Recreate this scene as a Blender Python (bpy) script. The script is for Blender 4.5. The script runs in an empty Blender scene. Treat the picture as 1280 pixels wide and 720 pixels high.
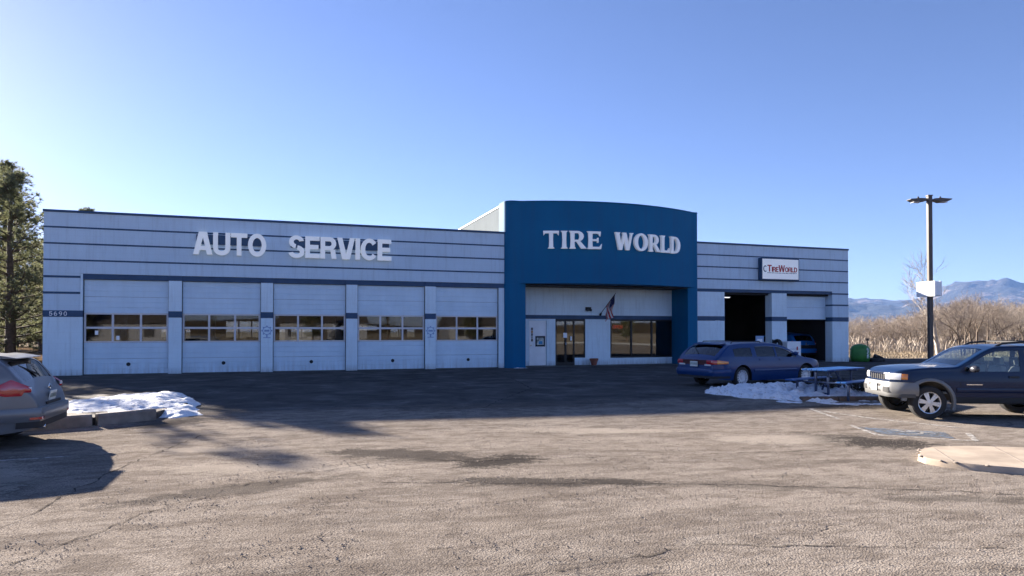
import bpy, bmesh, math, random
import numpy as np
from mathutils import Vector, Matrix
from mathutils import noise as mnoise

SC = bpy.context.scene
COL = SC.collection
R_ = math.radians

# ------------------------------------------------------------------ camera
cam_data = bpy.data.cameras.new('camera')
cam_data.sensor_width = 36.0
cam_data.lens = 36.0 * 850.0 / 1280.0
cam_data.shift_y = 42.72 / 1280.0
cam_data.clip_start = 0.1
cam_data.clip_end = 60000.0
cam = bpy.data.objects.new('camera', cam_data)
COL.objects.link(cam)
cam.location = (7.074, -29.585, 1.659)
cam.rotation_euler = (R_(90) + 0.0140, 0.0, -0.3282)
SC.camera = cam

# ------------------------------------------------------------------ sky, sun, exposure
SUN_EL, SUN_AZ = R_(18.9), R_(-28.8)
world = bpy.data.worlds.new('World')
SC.world = world
world.use_nodes = True
wn = world.node_tree
for n in list(wn.nodes):
    wn.nodes.remove(n)
w_out = wn.nodes.new('ShaderNodeOutputWorld')
w_bg = wn.nodes.new('ShaderNodeBackground')
w_sky = wn.nodes.new('ShaderNodeTexSky')
w_sky.sky_type = 'NISHITA'
w_sky.sun_disc = False
w_sky.sun_elevation = SUN_EL
w_sky.sun_rotation = SUN_AZ
w_sky.altitude = 1900
w_sky.air_density = 1.0
w_sky.dust_density = 0.65
w_sky.ozone_density = 3.0
w_bg.inputs['Strength'].default_value = 0.05
w_tint = wn.nodes.new('ShaderNodeMix'); w_tint.data_type = 'RGBA'; w_tint.blend_type = 'MULTIPLY'
w_tint.inputs[0].default_value = 1.0; w_tint.inputs[7].default_value = (0.765, 0.685, 0.82, 1.0)
wn.links.new(w_sky.outputs[0], w_tint.inputs[6])
wn.links.new(w_tint.outputs[2], w_bg.inputs['Color'])
wn.links.new(w_bg.outputs[0], w_out.inputs['Surface'])

sun_data = bpy.data.lights.new('sun', 'SUN')
sun_data.energy = 5.0
sun_data.angle = R_(0.53)
sun_data.color = (1.0, 0.90, 0.78)
sun = bpy.data.objects.new('sun', sun_data)
COL.objects.link(sun)
sdir = Vector((math.sin(SUN_AZ) * math.cos(SUN_EL), math.cos(SUN_AZ) * math.cos(SUN_EL), math.sin(SUN_EL)))
sun.rotation_euler = sdir.to_track_quat('Z', 'Y').to_euler()
sun.location = (-20, 40, 30)

vs = SC.view_settings
vs.view_transform = 'Standard'
vs.look = 'None'
vs.exposure = 2.22
vs.gamma = 1.0
vs.use_curve_mapping = False
SC.cycles.max_bounces = 5
SC.cycles.diffuse_bounces = 3
SC.cycles.glossy_bounces = 3
SC.cycles.transparent_max_bounces = 10
SC.cycles.caustics_reflective = False
SC.cycles.caustics_refractive = False
SC.cycles.use_adaptive_sampling = True
SC.cycles.adaptive_threshold = 0.02
SC.cycles.volume_bounces = 0

# ------------------------------------------------------------------ helpers
rng = random.Random(7)


def tag(o, label=None, cat=None, group=None, kind=None):
    if label: o['label'] = label
    if cat: o['category'] = cat
    if group: o['group'] = group
    if kind: o['kind'] = kind
    return o


def thing(name, label, cat, loc=(0, 0, 0), rz=0.0, group=None):
    o = bpy.data.objects.new(name, None)
    o.empty_display_size = 0.3
    COL.objects.link(o)
    o.location = loc
    o.rotation_euler = (0, 0, rz)
    return tag(o, label, cat, group)


def copy_tree(o, parent=None):
    c = o.copy()
    COL.objects.link(c)
    c.parent = parent
    for ch in list(o.children):
        copy_tree(ch, c)
    return c


class MB:
    """collects faces, then links them as one mesh object"""
    def __init__(self):
        self.v = []; self.f = []

    def add(self, vs_, fs_):
        b = len(self.v)
        self.v.extend([tuple(map(float, q)) for q in vs_])
        self.f.extend([tuple(b + i for i in q) for q in fs_])
        return self

    def box(self, x0, x1, y0, y1, z0, z1):
        return self.add([(x0, y0, z0), (x1, y0, z0), (x1, y1, z0), (x0, y1, z0), (x0, y0, z1), (x1, y0, z1), (x1, y1, z1), (x0, y1, z1)],
                        [(0, 3, 2, 1), (4, 5, 6, 7), (0, 1, 5, 4), (1, 2, 6, 5), (2, 3, 7, 6), (3, 0, 4, 7)])

    def bar(self, a, b, w, h, up=(0, 0, 1)):
        a = Vector(a); b = Vector(b); d = (b - a).normalized()
        s = d.cross(Vector(up))
        if s.length < 1e-4: s = d.cross(Vector((1, 0, 0)))
        s.normalize(); u = s.cross(d).normalized()
        vs_ = []
        for p in (a, b):
            for i, j in ((-1, -1), (1, -1), (1, 1), (-1, 1)):
                vs_.append(p + s * (i * w / 2) + u * (j * h / 2))
        return self.add(vs_, [(0, 1, 2, 3), (7, 6, 5, 4), (0, 4, 5, 1), (1, 5, 6, 2), (2, 6, 7, 3), (3, 7, 4, 0)])

    def tube(self, pts, rad, n=8, cap=True):
        pts = [Vector(p) for p in pts]
        if not hasattr(rad, '__len__'): rad = [rad] * len(pts)
        rings = []
        ref = Vector((0.31, 0.17, 0.94))
        for i, p in enumerate(pts):
            d = (pts[min(i + 1, len(pts) - 1)] - pts[max(i - 1, 0)])
            d = d.normalized() if d.length > 1e-9 else Vector((0, 0, 1))
            s = d.cross(ref)
            if s.length < 0.05: s = d.cross(Vector((1, 0, 0)))
            s.normalize(); u = s.cross(d)
            rings.append([p + (s * math.cos(2 * math.pi * k / n) + u * math.sin(2 * math.pi * k / n)) * rad[i] for k in range(n)])
        vs_ = [q for r in rings for q in r]
        fs_ = []
        for i in range(len(pts) - 1):
            for k in range(n):
                a = i * n + k; b = i * n + (k + 1) % n
                fs_.append((a, a + n, b + n, b))
        if cap:
            fs_.append(tuple(range(n))); fs_.append(tuple((len(pts) - 1) * n + k for k in reversed(range(n))))
        return self.add(vs_, fs_)

    def lathe(self, prof, n=24, axis='Z', c=(0, 0, 0), closed=False):
        vs_ = []; fs_ = []
        m = len(prof)
        for k in range(n):
            a = 2 * math.pi * k / n
            for r, h in prof:
                if axis == 'Z': q = (c[0] + r * math.cos(a), c[1] + r * math.sin(a), c[2] + h)
                elif axis == 'Y': q = (c[0] + r * math.cos(a), c[1] + h, c[2] + r * math.sin(a))
                else: q = (c[0] + h, c[1] + r * math.cos(a), c[2] + r * math.sin(a))
                vs_.append(q)
        for k in range(n):
            k2 = (k + 1) % n
            for j in range(m - 1 + (1 if closed else 0)):
                j2 = (j + 1) % m
                fs_.append((k * m + j, k2 * m + j, k2 * m + j2, k * m + j2))
        return self.add(vs_, fs_)

    def grid(self, fn, nu, nv, flip=False):
        vs_ = [fn(i / nu, j / nv) for i in range(nu + 1) for j in range(nv + 1)]
        fs_ = []
        for i in range(nu):
            for j in range(nv):
                a = i * (nv + 1) + j
                q = (a, a + nv + 1, a + nv + 2, a + 1)
                fs_.append(q[::-1] if flip else q)
        return self.add(vs_, fs_)

    def prism(self, poly, axis, a, b):
        """extrude a 2D polygon along an axis from a to b"""
        def P(u, v, w):
            return {'Y': (u, w, v), 'Z': (u, v, w), 'X': (w, u, v)}[axis]
        n = len(poly)
        vs_ = [P(u, v, a) for u, v in poly] + [P(u, v, b) for u, v in poly]
        fs_ = [tuple(range(n)), tuple(reversed(range(n, 2 * n)))]
        fs_ += [(i, n + i, n + (i + 1) % n, (i + 1) % n) for i in range(n)]
        return self.add(vs_, fs_)

    def mesh(self, name, mat=None, smooth=False, fix=True):
        me = bpy.data.meshes.new(name)
        me.from_pydata(self.v, [], self.f)
        if fix:
            bm = bmesh.new(); bm.from_mesh(me)
            bmesh.ops.recalc_face_normals(bm, faces=bm.faces[:])
            bm.to_mesh(me); bm.free()
        if mat: me.materials.append(mat)
        if smooth:
            me.polygons.foreach_set('use_smooth', [True] * len(me.polygons))
            if smooth is not True:
                try: me.set_sharp_from_angle(angle=R_(smooth))
                except Exception: pass
        me.update()
        return me

    def build(self, name, mat, parent=None, smooth=False, bevel=0.0, fix=True, loc=None, rot=None):
        o = bpy.data.objects.new(name, self.mesh(name, mat, smooth, fix))
        COL.objects.link(o)
        if parent: o.parent = parent
        if loc is not None: o.location = loc
        if rot is not None: o.rotation_euler = rot
        if bevel:
            m = o.modifiers.new('bevel', 'BEVEL'); m.width = bevel; m.segments = 2; m.limit_method = 'ANGLE'; m.angle_limit = R_(40)
        return o


def boxo(name, mat, parent, x0, x1, y0, y1, z0, z1, bevel=0.0):
    return MB().box(x0, x1, y0, y1, z0, z1).build(name, mat, parent, bevel=bevel)


def linko(name, me, parent=None, loc=(0, 0, 0), rot=(0, 0, 0), scale=(1, 1, 1)):
    o = bpy.data.objects.new(name, me); COL.objects.link(o)
    o.parent = parent; o.location = loc; o.rotation_euler = rot; o.scale = scale
    return o


# ------------------------------------------------------------------ materials
class NT:
    def __init__(self, name):
        self.m = bpy.data.materials.new(name); self.m.use_nodes = True
        self.t = self.m.node_tree
        self.b = self.t.nodes['Principled BSDF']
        self.out = self.t.nodes['Material Output']

    def n(self, kind, **kw):
        o = self.t.nodes.new('ShaderNode' + kind)
        for k, v in kw.items():
            if k.startswith('i_'):
                o.inputs[k[2:].replace('_', ' ')].default_value = v
            else: setattr(o, k, v)
        return o

    def l(self, a, b): self.t.links.new(a, b)

    def coord(self, scale=(1, 1, 1), loc=(0, 0, 0), rot=(0, 0, 0), kind='Object'):
        c = self.n('TexCoord'); mp = self.n('Mapping')
        mp.inputs['Scale'].default_value = scale; mp.inputs['Location'].default_value = loc; mp.inputs['Rotation'].default_value = rot
        self.l(c.outputs[kind], mp.inputs['Vector'])
        return mp.outputs[0]

    def noise(self, vec, scale, detail=4.0, rough=0.55, dist=0.0):
        x = self.n('TexNoise'); x.inputs['Scale'].default_value = scale; x.inputs['Detail'].default_value = detail
        x.inputs['Roughness'].default_value = rough; x.inputs['Distortion'].default_value = dist
        self.l(vec, x.inputs['Vector'])
        return x.outputs[0]

    def ramp(self, fac, stops):
        r = self.n('ValToRGB'); e = r.color_ramp.elements
        while len(e) < len(stops): e.new(0.5)
        for q, (p, c) in zip(e, stops):
            q.position = p
            q.color = (c, c, c, 1) if not hasattr(c, '__len__') else tuple(c) + (1,)
        self.l(fac, r.inputs[0])
        return r.outputs[0]

    def mix(self, fac, a, b, mode='MIX'):
        x = self.n('Mix', data_type='RGBA', blend_type=mode)
        for s, v in ((0, fac), (6, a), (7, b)):
            if hasattr(v, 'is_output') or hasattr(v, 'links'): self.l(v, x.inputs[s])
            elif hasattr(v, '__len__'): x.inputs[s].default_value = tuple(v) + ((1,) if len(v) == 3 else ())
            else: x.inputs[s].default_value = v if s == 0 else (v, v, v, 1)
        return x.outputs[2]

    def math(self, op, a, b=None, c=None):
        x = self.n('Math', operation=op)
        for s, v in ((0, a), (1, b), (2, c)):
            if v is None: continue
            if hasattr(v, 'links'): self.l(v, x.inputs[s])
            else: x.inputs[s].default_value = v
        return x.outputs[0]

    def bump(self, h, strength=0.3, dist=0.02, normal=None):
        x = self.n('Bump'); x.inputs['Strength'].default_value = strength; x.inputs['Distance'].default_value = dist
        self.l(h, x.inputs['Height'])
        if normal is not None: self.l(normal, x.inputs['Normal'])
        return x.outputs[0]

    def base(self, v):
        if hasattr(v, 'links'): self.l(v, self.b.inputs['Base Color'])
        else: self.b.inputs['Base Color'].default_value = tuple(v) + (1,)
        return self

    def set(self, **kw):
        for k, v in kw.items():
            i = self.b.inputs[k.replace('_', ' ')]
            if hasattr(v, 'links'): self.l(v, i)
            else: i.default_value = v
        return self


def simple(name, col, rough=0.6, metal=0.0, var=0.12, vscale=3.0, bump=0.0, bscale=60.0, coat=0.0, spec=0.5):
    t = NT(name)
    v = t.coord()
    nz = t.noise(v, vscale, 5)
    lo = tuple(c * (1 - var) for c in col); hi = tuple(min(1, c * (1 + var)) for c in col)
    t.base(t.ramp(nz, [(0.3, lo), (0.7, hi)]))
    t.set(Roughness=rough, Metallic=metal, Specular_IOR_Level=spec)
    if coat: t.set(Coat_Weight=coat, Coat_Roughness=0.05)
    if bump: t.set(Normal=t.bump(t.noise(v, bscale, 3), bump, 0.01))
    return t.m


def glass_mat(name, tint=(0.55, 0.62, 0.62), refl=0.35, rough=0.02, dark=0.0):
    """window pane: tinted see-through plus mirror-like reflection that grows at grazing angles"""
    t = NT(name)
    tr = t.n('BsdfTransparent'); tr.inputs[0].default_value = tuple(tint) + (1,)
    gl = t.n('BsdfGlossy'); gl.inputs['Roughness'].default_value = rough; gl.inputs[0].default_value = (1, 1, 1, 1)
    fr = t.n('Fresnel'); fr.inputs[0].default_value = 1.5
    k = t.math('MULTIPLY_ADD', fr.outputs[0], 1.0 - refl, refl)
    mx = t.n('MixShader')
    t.l(k, mx.inputs[0]); t.l(tr.outputs[0], mx.inputs[1]); t.l(gl.outputs[0], mx.inputs[2])
    t.l(mx.outputs[0], t.out.inputs['Surface'])
    return t.m


# ------------------------------------------------------------------ vehicles
def pchip(pts):
    xs = np.array([p[0] for p in pts], float); ys = np.array([p[1] for p in pts], float)
    h = np.diff(xs); d = np.diff(ys) / h
    m = np.zeros(len(xs)); m[0] = d[0]; m[-1] = d[-1]
    for i in range(1, len(xs) - 1):
        if d[i - 1] * d[i] <= 0: m[i] = 0
        else:
            w1 = 2 * h[i] + h[i - 1]; w2 = h[i] + 2 * h[i - 1]
            m[i] = (w1 + w2) / (w1 / d[i - 1] + w2 / d[i])

    def f(x):
        x = min(max(x, xs[0]), xs[-1])
        i = min(max(int(np.searchsorted(xs, x)) - 1, 0), len(h) - 1)
        t = (x - xs[i]) / h[i]
        return float((2 * t**3 - 3 * t**2 + 1) * ys[i] + (t**3 - 2 * t**2 + t) * h[i] * m[i] + (-2 * t**3 + 3 * t**2) * ys[i + 1] + (t**3 - t**2) * h[i] * m[i + 1])
    return f


class Hull:
    """car body as rings of points along x (forward); y is to the left, z up"""
    NB, NW, NT_, NA, NC = 10, 7, 2, 5, 7

    def __init__(s, sp):
        s.sp = sp
        s.zt = pchip(sp['top']); s.belt = pchip(sp['belt'])
        s.xf = sp['top'][-1][0]; s.xr = sp['top'][0][0]
        s.W = sp['W']; s.roof = max(z for x, z in sp['top'])
        s.low = pchip(sp['low'])

    def zb(s, x):
        z = s.low(x)
        for xw in s.sp['axles']:
            ra = s.sp['arch']; dx = abs(x - xw)
            if dx < ra: z = max(z, s.sp['R'] + math.sqrt(max(0, ra * ra - dx * dx)) * 1.0)
        return z

    def plan(s, x):
        p = 1.0
        for end, key in ((s.xf, 'cf'), (s.xr, 'cr')):
            ln, amt, pw = s.sp[key]
            u = 1 - abs(x - end) / ln
            if u > 0: p *= 1 - amt * u ** pw
        return p

    def hw(s, x, z):
        b = s.belt(x); zm = s.sp.get('zmid', 0.62); zs = 0.2
        if z < zm: k = 1 - 0.05 * ((zm - z) / (zm - zs)) ** 2
        elif z < b: k = 1 - 0.035 * ((z - zm) / max(0.05, b - zm)) ** 2
        else: k = 0.965 - s.sp['tumble'] * ((z - b) / (s.roof - b)) ** 1.15
        return s.W / 2 * s.plan(x) * k

    def crown(s, x): return s.sp.get('crown', 0.05) * min(1.0, 0.35 + 0.65 * s.plan(x))

    def te(s, x):
        return max(s.zb(x) + 0.05, s.zt(x) - s.crown(x) - s.sp['rc'])

    def wins(s, x):
        te = s.te(x)
        wl = min(s.belt(x), te - 0.05)
        wu = max(wl + 0.01, min(te - s.sp['drop'](x), 9))
        return wl, min(wu, te - 0.01)

    def stations(s):
        xs = list(np.arange(s.xr, s.xf, 0.04)) + [s.xf, s.xr]
        for e, sg in ((s.xf, -1), (s.xr, 1)):
            xs += [e + sg * d for d in (0.004, 0.01, 0.018, 0.028, 0.04, 0.055, 0.07, 0.09, 0.11, 0.14, 0.18)]
        for xw in s.sp['axles']:
            ra = s.sp['arch']
            for d in (-1, 1):
                xs += [xw + d * ra * q for q in (0.999, 1.001, 0.985, 0.95, 0.9)]
        for w in s.sp['windows']: xs += [w[1], w[2]]
        for k in ('shield', 'backlight'):
            if s.sp.get(k): xs += list(s.sp[k])
        xs += list(s.sp.get('extra', []))
        xs = sorted(set(round(float(x), 4) for x in xs if s.xr <= x <= s.xf + 1e-6))
        return [xs[0]] + [b for a, b in zip(xs, xs[1:]) if b - a > 0.0009]

    def half(s, x):
        zb = s.zb(x); wl, wu = s.wins(x); te = s.te(x)
        if wl < zb + 0.02: wl = zb + 0.02
        wu = max(wu, wl + 0.005); te = max(te, wu + 0.005)
        pts = []
        for i in range(s.NB): z = zb + (wl - zb) * i / s.NB; pts.append((s.hw(x, z), z))
        for i in range(s.NW): z = wl + (wu - wl) * i / s.NW; pts.append((s.hw(x, z), z))
        for i in range(s.NT_): z = wu + (te - wu) * i / s.NT_; pts.append((s.hw(x, z), z))
        y0 = s.hw(x, te); rc = s.sp['rc']
        for i in range(s.NA + 1):
            a = math.pi / 2 * i / s.NA
            pts.append((y0 - rc * 1.25 * (1 - math.cos(a)), te + rc * math.sin(a)))
        ye = pts[-1][0]; zc = pts[-1][1]; cr = s.crown(x)
        for i in range(1, s.NC + 1):
            y = ye * (1 - i / s.NC); pts.append((y, zc + cr * (1 - (y / max(ye, 1e-4)) ** 2)))
        return pts

    def build(s, root, mats):
        xs = s.stations()
        halves = [s.half(x) for x in xs]
        n = len(halves[0]); sp = s.sp
        parts = {}

        def put(key, quad):
            parts.setdefault(key, []).append(quad)
        r0 = s.NB; r1 = s.NB + s.NW
        c0 = s.NB + s.NW + s.NT_ + s.NA + 1
        for i in range(len(xs) - 1):
            xm = (xs[i] + xs[i + 1]) / 2
            for side in (1, -1):
                for j in range(n - 1):
                    q = [(xs[i], side * halves[i][j][0], halves[i][j][1]), (xs[i + 1], side * halves[i + 1][j][0], halves[i + 1][j][1]),
                         (xs[i + 1], side * halves[i + 1][j + 1][0], halves[i + 1][j + 1][1]), (xs[i], side * halves[i][j + 1][0], halves[i][j + 1][1])]
                    key = 'body'
                    if r0 <= j < r1:
                        wl, wu = s.wins(xm)
                        if wu - wl > 0.05:
                            for w in sp['windows']:
                                if w[1] < xm < w[2]: key = ('side_window', w[0], side)
                    if j >= c0:
                        if sp.get('shield') and sp['shield'][0] < xm < sp['shield'][1]: key = ('windshield', 0, 0)
                        if sp.get('backlight') and sp['backlight'][0] < xm < sp['backlight'][1]: key = ('rear_window', 0, 0)
                    if key != 'body':
                        if key[0] == 'side_window': q = [(a, b - side * 0.008, c) for a, b, c in q]
                        else: q = [(a, b, c - 0.008) for a, b, c in q]
                    put(key, q if side < 0 else q[::-1])
            a, b = halves[i][0], halves[i + 1][0]
            put('under', [(xs[i], a[0] - .004, a[1] + .003), (xs[i + 1], b[0] - .004, b[1] + .003), (xs[i + 1], -b[0] + .004, b[1] + .003), (xs[i], -a[0] + .004, a[1] + .003)])
        for i, fl in ((0, False), (len(xs) - 1, True)):
            h = halves[i]
            for j in range(n - 1):
                q = [(xs[i], h[j][0], h[j][1]), (xs[i], h[j + 1][0], h[j + 1][1]), (xs[i], -h[j + 1][0], h[j + 1][1]), (xs[i], -h[j][0], h[j][1])]
                put('body', q if fl else q[::-1])
        for key, qs in parts.items():
            index = {}; vs_ = []; fs_ = []
            for q in qs:
                idx = []
                for p in q:
                    k = (round(p[0], 4), round(p[1], 4), round(p[2], 4))
                    if k not in index: index[k] = len(vs_); vs_.append(p)
                    if index[k] not in idx: idx.append(index[k])
                if len(idx) > 2: fs_.append(tuple(idx))
            m = MB(); m.v = vs_; m.f = fs_
            nm = {'body': 'body', 'under': 'underbody'}.get(key) or key[0]
            mt = mats['paint'] if key == 'body' else mats['black'] if key == 'under' else mats['glass']
            m.build(nm, mt, root, smooth=42, fix=False)

    # outline measured as distance along the plan from the end's centre line
    def wrap(s, z, end):
        xe = s.xf if end == 'front' else s.xr; sg = -1 if end == 'front' else 1
        pts = [(xe, 0.0)]
        d = 0.0
        while d < 1.5:
            pts.append((xe + sg * d, s.hw(xe + sg * d, z))); d += 0.004 if d < 0.2 else 0.03
        P = np.array(pts); L = np.concatenate([[0], np.cumsum(np.hypot(*np.diff(P, axis=0).T))])
        return P, L

    def at(s, end, d, z, off):
        if end in ('left', 'right'):
            sg = 1 if end == 'left' else -1
            e = 0.01
            gx = (s.hw(d + e, z) - s.hw(d - e, z)) / (2 * e); gzz = (s.hw(d, z + e) - s.hw(d, z - e)) / (2 * e)
            nv = np.array([-gx, 1.0, -gzz]); nv /= np.linalg.norm(nv)
            return (d + nv[0] * off, sg * (s.hw(d, z) + nv[1] * off), z + nv[2] * off)
        P, L = s.wrap(z, end); a = abs(d)
        x = np.interp(a, L, P[:, 0]); y = np.interp(a, L, P[:, 1])
        x2 = np.interp(a + 0.03, L, P[:, 0]); y2 = np.interp(a + 0.03, L, P[:, 1])
        x1 = np.interp(max(0, a - 0.03), L, P[:, 0]); y1 = np.interp(max(0, a - 0.03), L, P[:, 1])
        t = np.array([x2 - x1, y2 - y1]); t /= max(1e-9, np.linalg.norm(t))
        nx, ny = t[1], -t[0]
        if (end == 'front' and nx < -0.02 and ny < 0) or (end == 'rear' and nx > 0.02 and ny < 0): nx, ny = -nx, -ny
        if end == 'front': nx, ny = abs(nx), abs(ny)
        else: nx, ny = -abs(nx), abs(ny)
        sg = 1 if d >= 0 else -1
        return (x + nx * off, sg * (y + ny * off), z)

    def patch(s, name, mat, root, end, d0, d1, lo, up, off=0.012, nd=14, nz=4, bulge=0.0, smooth=40):
        """raised panel on the hull between two curves; lo/up: number or function of d"""
        lo_ = lo if callable(lo) else (lambda d: lo); up_ = up if callable(up) else (lambda d: up)
        m = MB(); outer = []; inner = []
        for i in range(nd + 1):
            d = d0 + (d1 - d0) * i / nd
            for j in range(nz + 1):
                z = lo_(d) + (up_(d) - lo_(d)) * j / nz
                b = bulge * (1 - (2 * j / nz - 1) ** 2)
                outer.append(s.at(end, d, z, off + b)); inner.append(s.at(end, d, z, -0.03))
        N = (nd + 1) * (nz + 1); fs_ = []
        for i in range(nd):
            for j in range(nz):
                a = i * (nz + 1) + j
                fs_.append((a, a + nz + 1, a + nz + 2, a + 1))
        edge = [i * (nz + 1) for i in range(nd + 1)] + [nd * (nz + 1) + j for j in range(1, nz + 1)] + [i * (nz + 1) + nz for i in range(nd - 1, -1, -1)] + [j for j in range(nz - 1, 0, -1)]
        for a, b in zip(edge, edge[1:] + edge[:1]): fs_.append((a, b, b + N, a + N))
        m.add(outer + inner, fs_)
        return m.build(name, mat, root, smooth=smooth)


def ellipsoid(m, c, r, nu=10, nv=14):
    def fn(u, v):
        a = math.pi * (u - 0.5) * 0.9999; b = 2 * math.pi * v
        return (c[0] + r[0] * math.cos(a) * math.cos(b), c[1] + r[1] * math.cos(a) * math.sin(b), c[2] + r[2] * math.sin(a))
    return m.grid(fn, nu, nv)


def make_wheel(root, x, y, R, rim_r, width, side, mats, spokes=6, style='spoke'):
    """side +1: outer face towards +y"""
    t = MB().lathe([(rim_r * 0.98, -width / 2 + 0.01), (rim_r + 0.02, -width / 2), (R - 0.03, -width / 2 + 0.005), (R - 0.006, -width / 2 + 0.03), (R, -width * 0.2), (R, width * 0.2),
                    (R - 0.006, width / 2 - 0.03), (R - 0.03, width / 2 - 0.005), (rim_r + 0.02, width / 2), (rim_r * 0.98, width / 2 - 0.012)], 40, 'Y')
    for k in range(40):   # tread grooves
        a = 2 * math.pi * k / 40
    tyre = t.build('tyre', mats['tyre'], root, smooth=35, loc=(x, y, R))
    s = side; w2 = width / 2
    rm = MB().lathe([(rim_r, s * (w2 - 0.008)), (rim_r * 0.93, s * (w2 - 0.014)), (rim_r * 0.90, s * (w2 - 0.035)), (rim_r * 0.88, s * (w2 - 0.10)), (rim_r * 0.88, -s * w2 * 0.6)], 36, 'Y')
    if style == 'spoke':
        for k in range(spokes):
            a = 2 * math.pi * k / spokes + 0.2
            for da in (-0.13, 0.13):
                r0, r1 = rim_r * 0.2, rim_r * 0.92
                p0 = (r0 * math.cos(a + da * 1.4), s * (w2 - 0.025), r0 * math.sin(a + da * 1.4)); p1 = (r1 * math.cos(a + da), s * (w2 - 0.03), r1 * math.sin(a + da))
                rm.bar(p0, p1, 0.046 if rim_r > 0.22 else 0.03, 0.034, up=(0, 1, 0))
        rm.lathe([(0.001, s * (w2 - 0.012)), (rim_r * 0.24, s * (w2 - 0.016)), (rim_r * 0.30, s * (w2 - 0.05))], 20, 'Y')
    else:
        rm.lathe([(0.001, s * (w2 - 0.01)), (rim_r * 0.28, s * (w2 - 0.012)), (rim_r * 0.34, s * (w2 - 0.03)), (rim_r * 0.62, s * (w2 - 0.022)), (rim_r * 0.66, s * (w2 - 0.03))], 28, 'Y')
        for k in range(14):
            a = 2 * math.pi * k / 14
            p0 = (rim_r * 0.6 * math.cos(a), s * (w2 - 0.03), rim_r * 0.6 * math.sin(a)); p1 = (rim_r * 0.94 * math.cos(a), s * (w2 - 0.022), rim_r * 0.94 * math.sin(a))
            rm.bar(p0, p1, 0.035, 0.02, up=(0, 1, 0))
    rm.build('rim', mats['rim'], tyre, smooth=35)
    MB().lathe([(0.001, s * (w2 - 0.09)), (rim_r * 0.89, s * (w2 - 0.095))], 24, 'Y').build('brake_disc', mats['black'], tyre)
    return tyre


def seat(root, x, y, mat, z0=0.45, tall=1.18):
    m = MB().prism([(x - 0.05, z0), (x + 0.45, z0 + 0.02), (x + 0.47, z0 + 0.14), (x + 0.02, z0 + 0.12), (x - 0.12, tall - 0.18), (x - 0.22, tall - 0.17), (x - 0.17, z0 + 0.05)], 'Y', y - 0.24, y + 0.24)
    o = m.build('seat', mat, root, bevel=0.03)
    MB().prism([(x - 0.15, tall - 0.15), (x - 0.13, tall - 0.02), (x - 0.17, tall + 0.03), (x - 0.24, tall + 0.0), (x - 0.25, tall - 0.14)], 'Y', y - 0.13, y + 0.13).build('headrest', mat, o, bevel=0.025)
    return o


def seam(h, name, mat, root, end, pts, w=0.012):
    """thin dark panel gap lying on the hull"""
    m = MB(); vs_ = []; fs_ = []
    for i, (d, z) in enumerate(pts):
        a = pts[max(0, i - 1)]; b = pts[min(len(pts) - 1, i + 1)]
        t = np.array([b[0] - a[0], b[1] - a[1]]); t = t / np.linalg.norm(t); nn = (-t[1] * w / 2, t[0] * w / 2)
        vs_ += [h.at(end, d + nn[0], z + nn[1], 0.0025), h.at(end, d - nn[0], z - nn[1], 0.0025)]
    for i in range(len(pts) - 1): fs_.append((2 * i, 2 * i + 1, 2 * i + 3, 2 * i + 2))
    return m.add(vs_, fs_).build(name, mat, root)


def car_paint(name, col, flake=0.25, rough=0.32, dust=0.12):
    t = NT(name); v = t.coord()
    nz = t.noise(v, 2.3, 6, 0.6)
    dirt = t.ramp(t.noise(v, 7.0, 8, 0.65), [(0.45, 0.0), (0.8, dust)])
    c = t.mix(nz, tuple(q * 0.9 for q in col), tuple(min(1, q * 1.1) for q in col))
    t.base(t.mix(dirt, c, (0.23, 0.20, 0.17)))
    t.set(Roughness=rough, Metallic=flake, Coat_Weight=0.35, Coat_Roughness=0.06, Specular_IOR_Level=0.25)
    return t.m


def lens_mat(name, col, rough=0.12, spec=0.8, stripes=True):
    t = NT(name); v = t.coord()
    w = t.n('TexWave', wave_type='BANDS', bands_direction='Z'); w.inputs['Scale'].default_value = 14; w.inputs['Distortion'].default_value = 0.4
    t.l(v, w.inputs['Vector'])
    t.base(t.mix(w.outputs[1], tuple(q * 0.82 for q in col), col))
    t.set(Roughness=rough, Coat_Weight=1.0, Coat_Roughness=0.03, Specular_IOR_Level=spec)
    return t.m


M = {}
M['tyre'] = simple('tyre rubber', (0.022, 0.022, 0.023), 0.82, bump=0.4, bscale=90)
M['rim_silver'] = simple('silver rim', (0.62, 0.63, 0.65), 0.3, metal=0.75, var=0.05)
M['hubcap'] = simple('hubcap silver', (0.62, 0.63, 0.66), 0.4, metal=0.35, var=0.06)
M['car_black'] = simple('black plastic', (0.018, 0.018, 0.02), 0.65, var=0.2)
M['chrome'] = simple('chrome', (0.75, 0.75, 0.77), 0.14, metal=1.0, var=0.03)
M['car_glass'] = glass_mat('car glass', (0.62, 0.72, 0.70), 0.05)
M['car_glass_dark'] = glass_mat('tinted car glass', (0.07, 0.09, 0.10), 0.02)
M['red_lens'] = lens_mat('red lens', (0.50, 0.012, 0.018))
M['amber_lens'] = lens_mat('amber lens', (0.85, 0.26, 0.02))
M['clear_lens'] = lens_mat('clear lens', (0.72, 0.74, 0.76))
M['seat_cloth'] = simple('grey seat cloth', (0.50, 0.52, 0.50), 0.9, bump=0.2)
M['plate_white'] = simple('number plate', (0.62, 0.66, 0.64), 0.45)
M['plate_ink'] = simple('plate ink', (0.05, 0.12, 0.10), 0.5)
M['paint_navy'] = car_paint('navy car paint', (0.002, 0.014, 0.050), 0.0, dust=0.0)
M['paint_blue'] = car_paint('blue wagon paint', (0.001, 0.032, 0.135), 0.0, dust=0.0)
M['paint_grey'] = car_paint('grey car paint', (0.165, 0.17, 0.182), 0.3, dust=0.03)
M['paint_sky'] = car_paint('bright blue car paint', (0.02, 0.20, 0.62), 0.15, dust=0.05)
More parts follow.
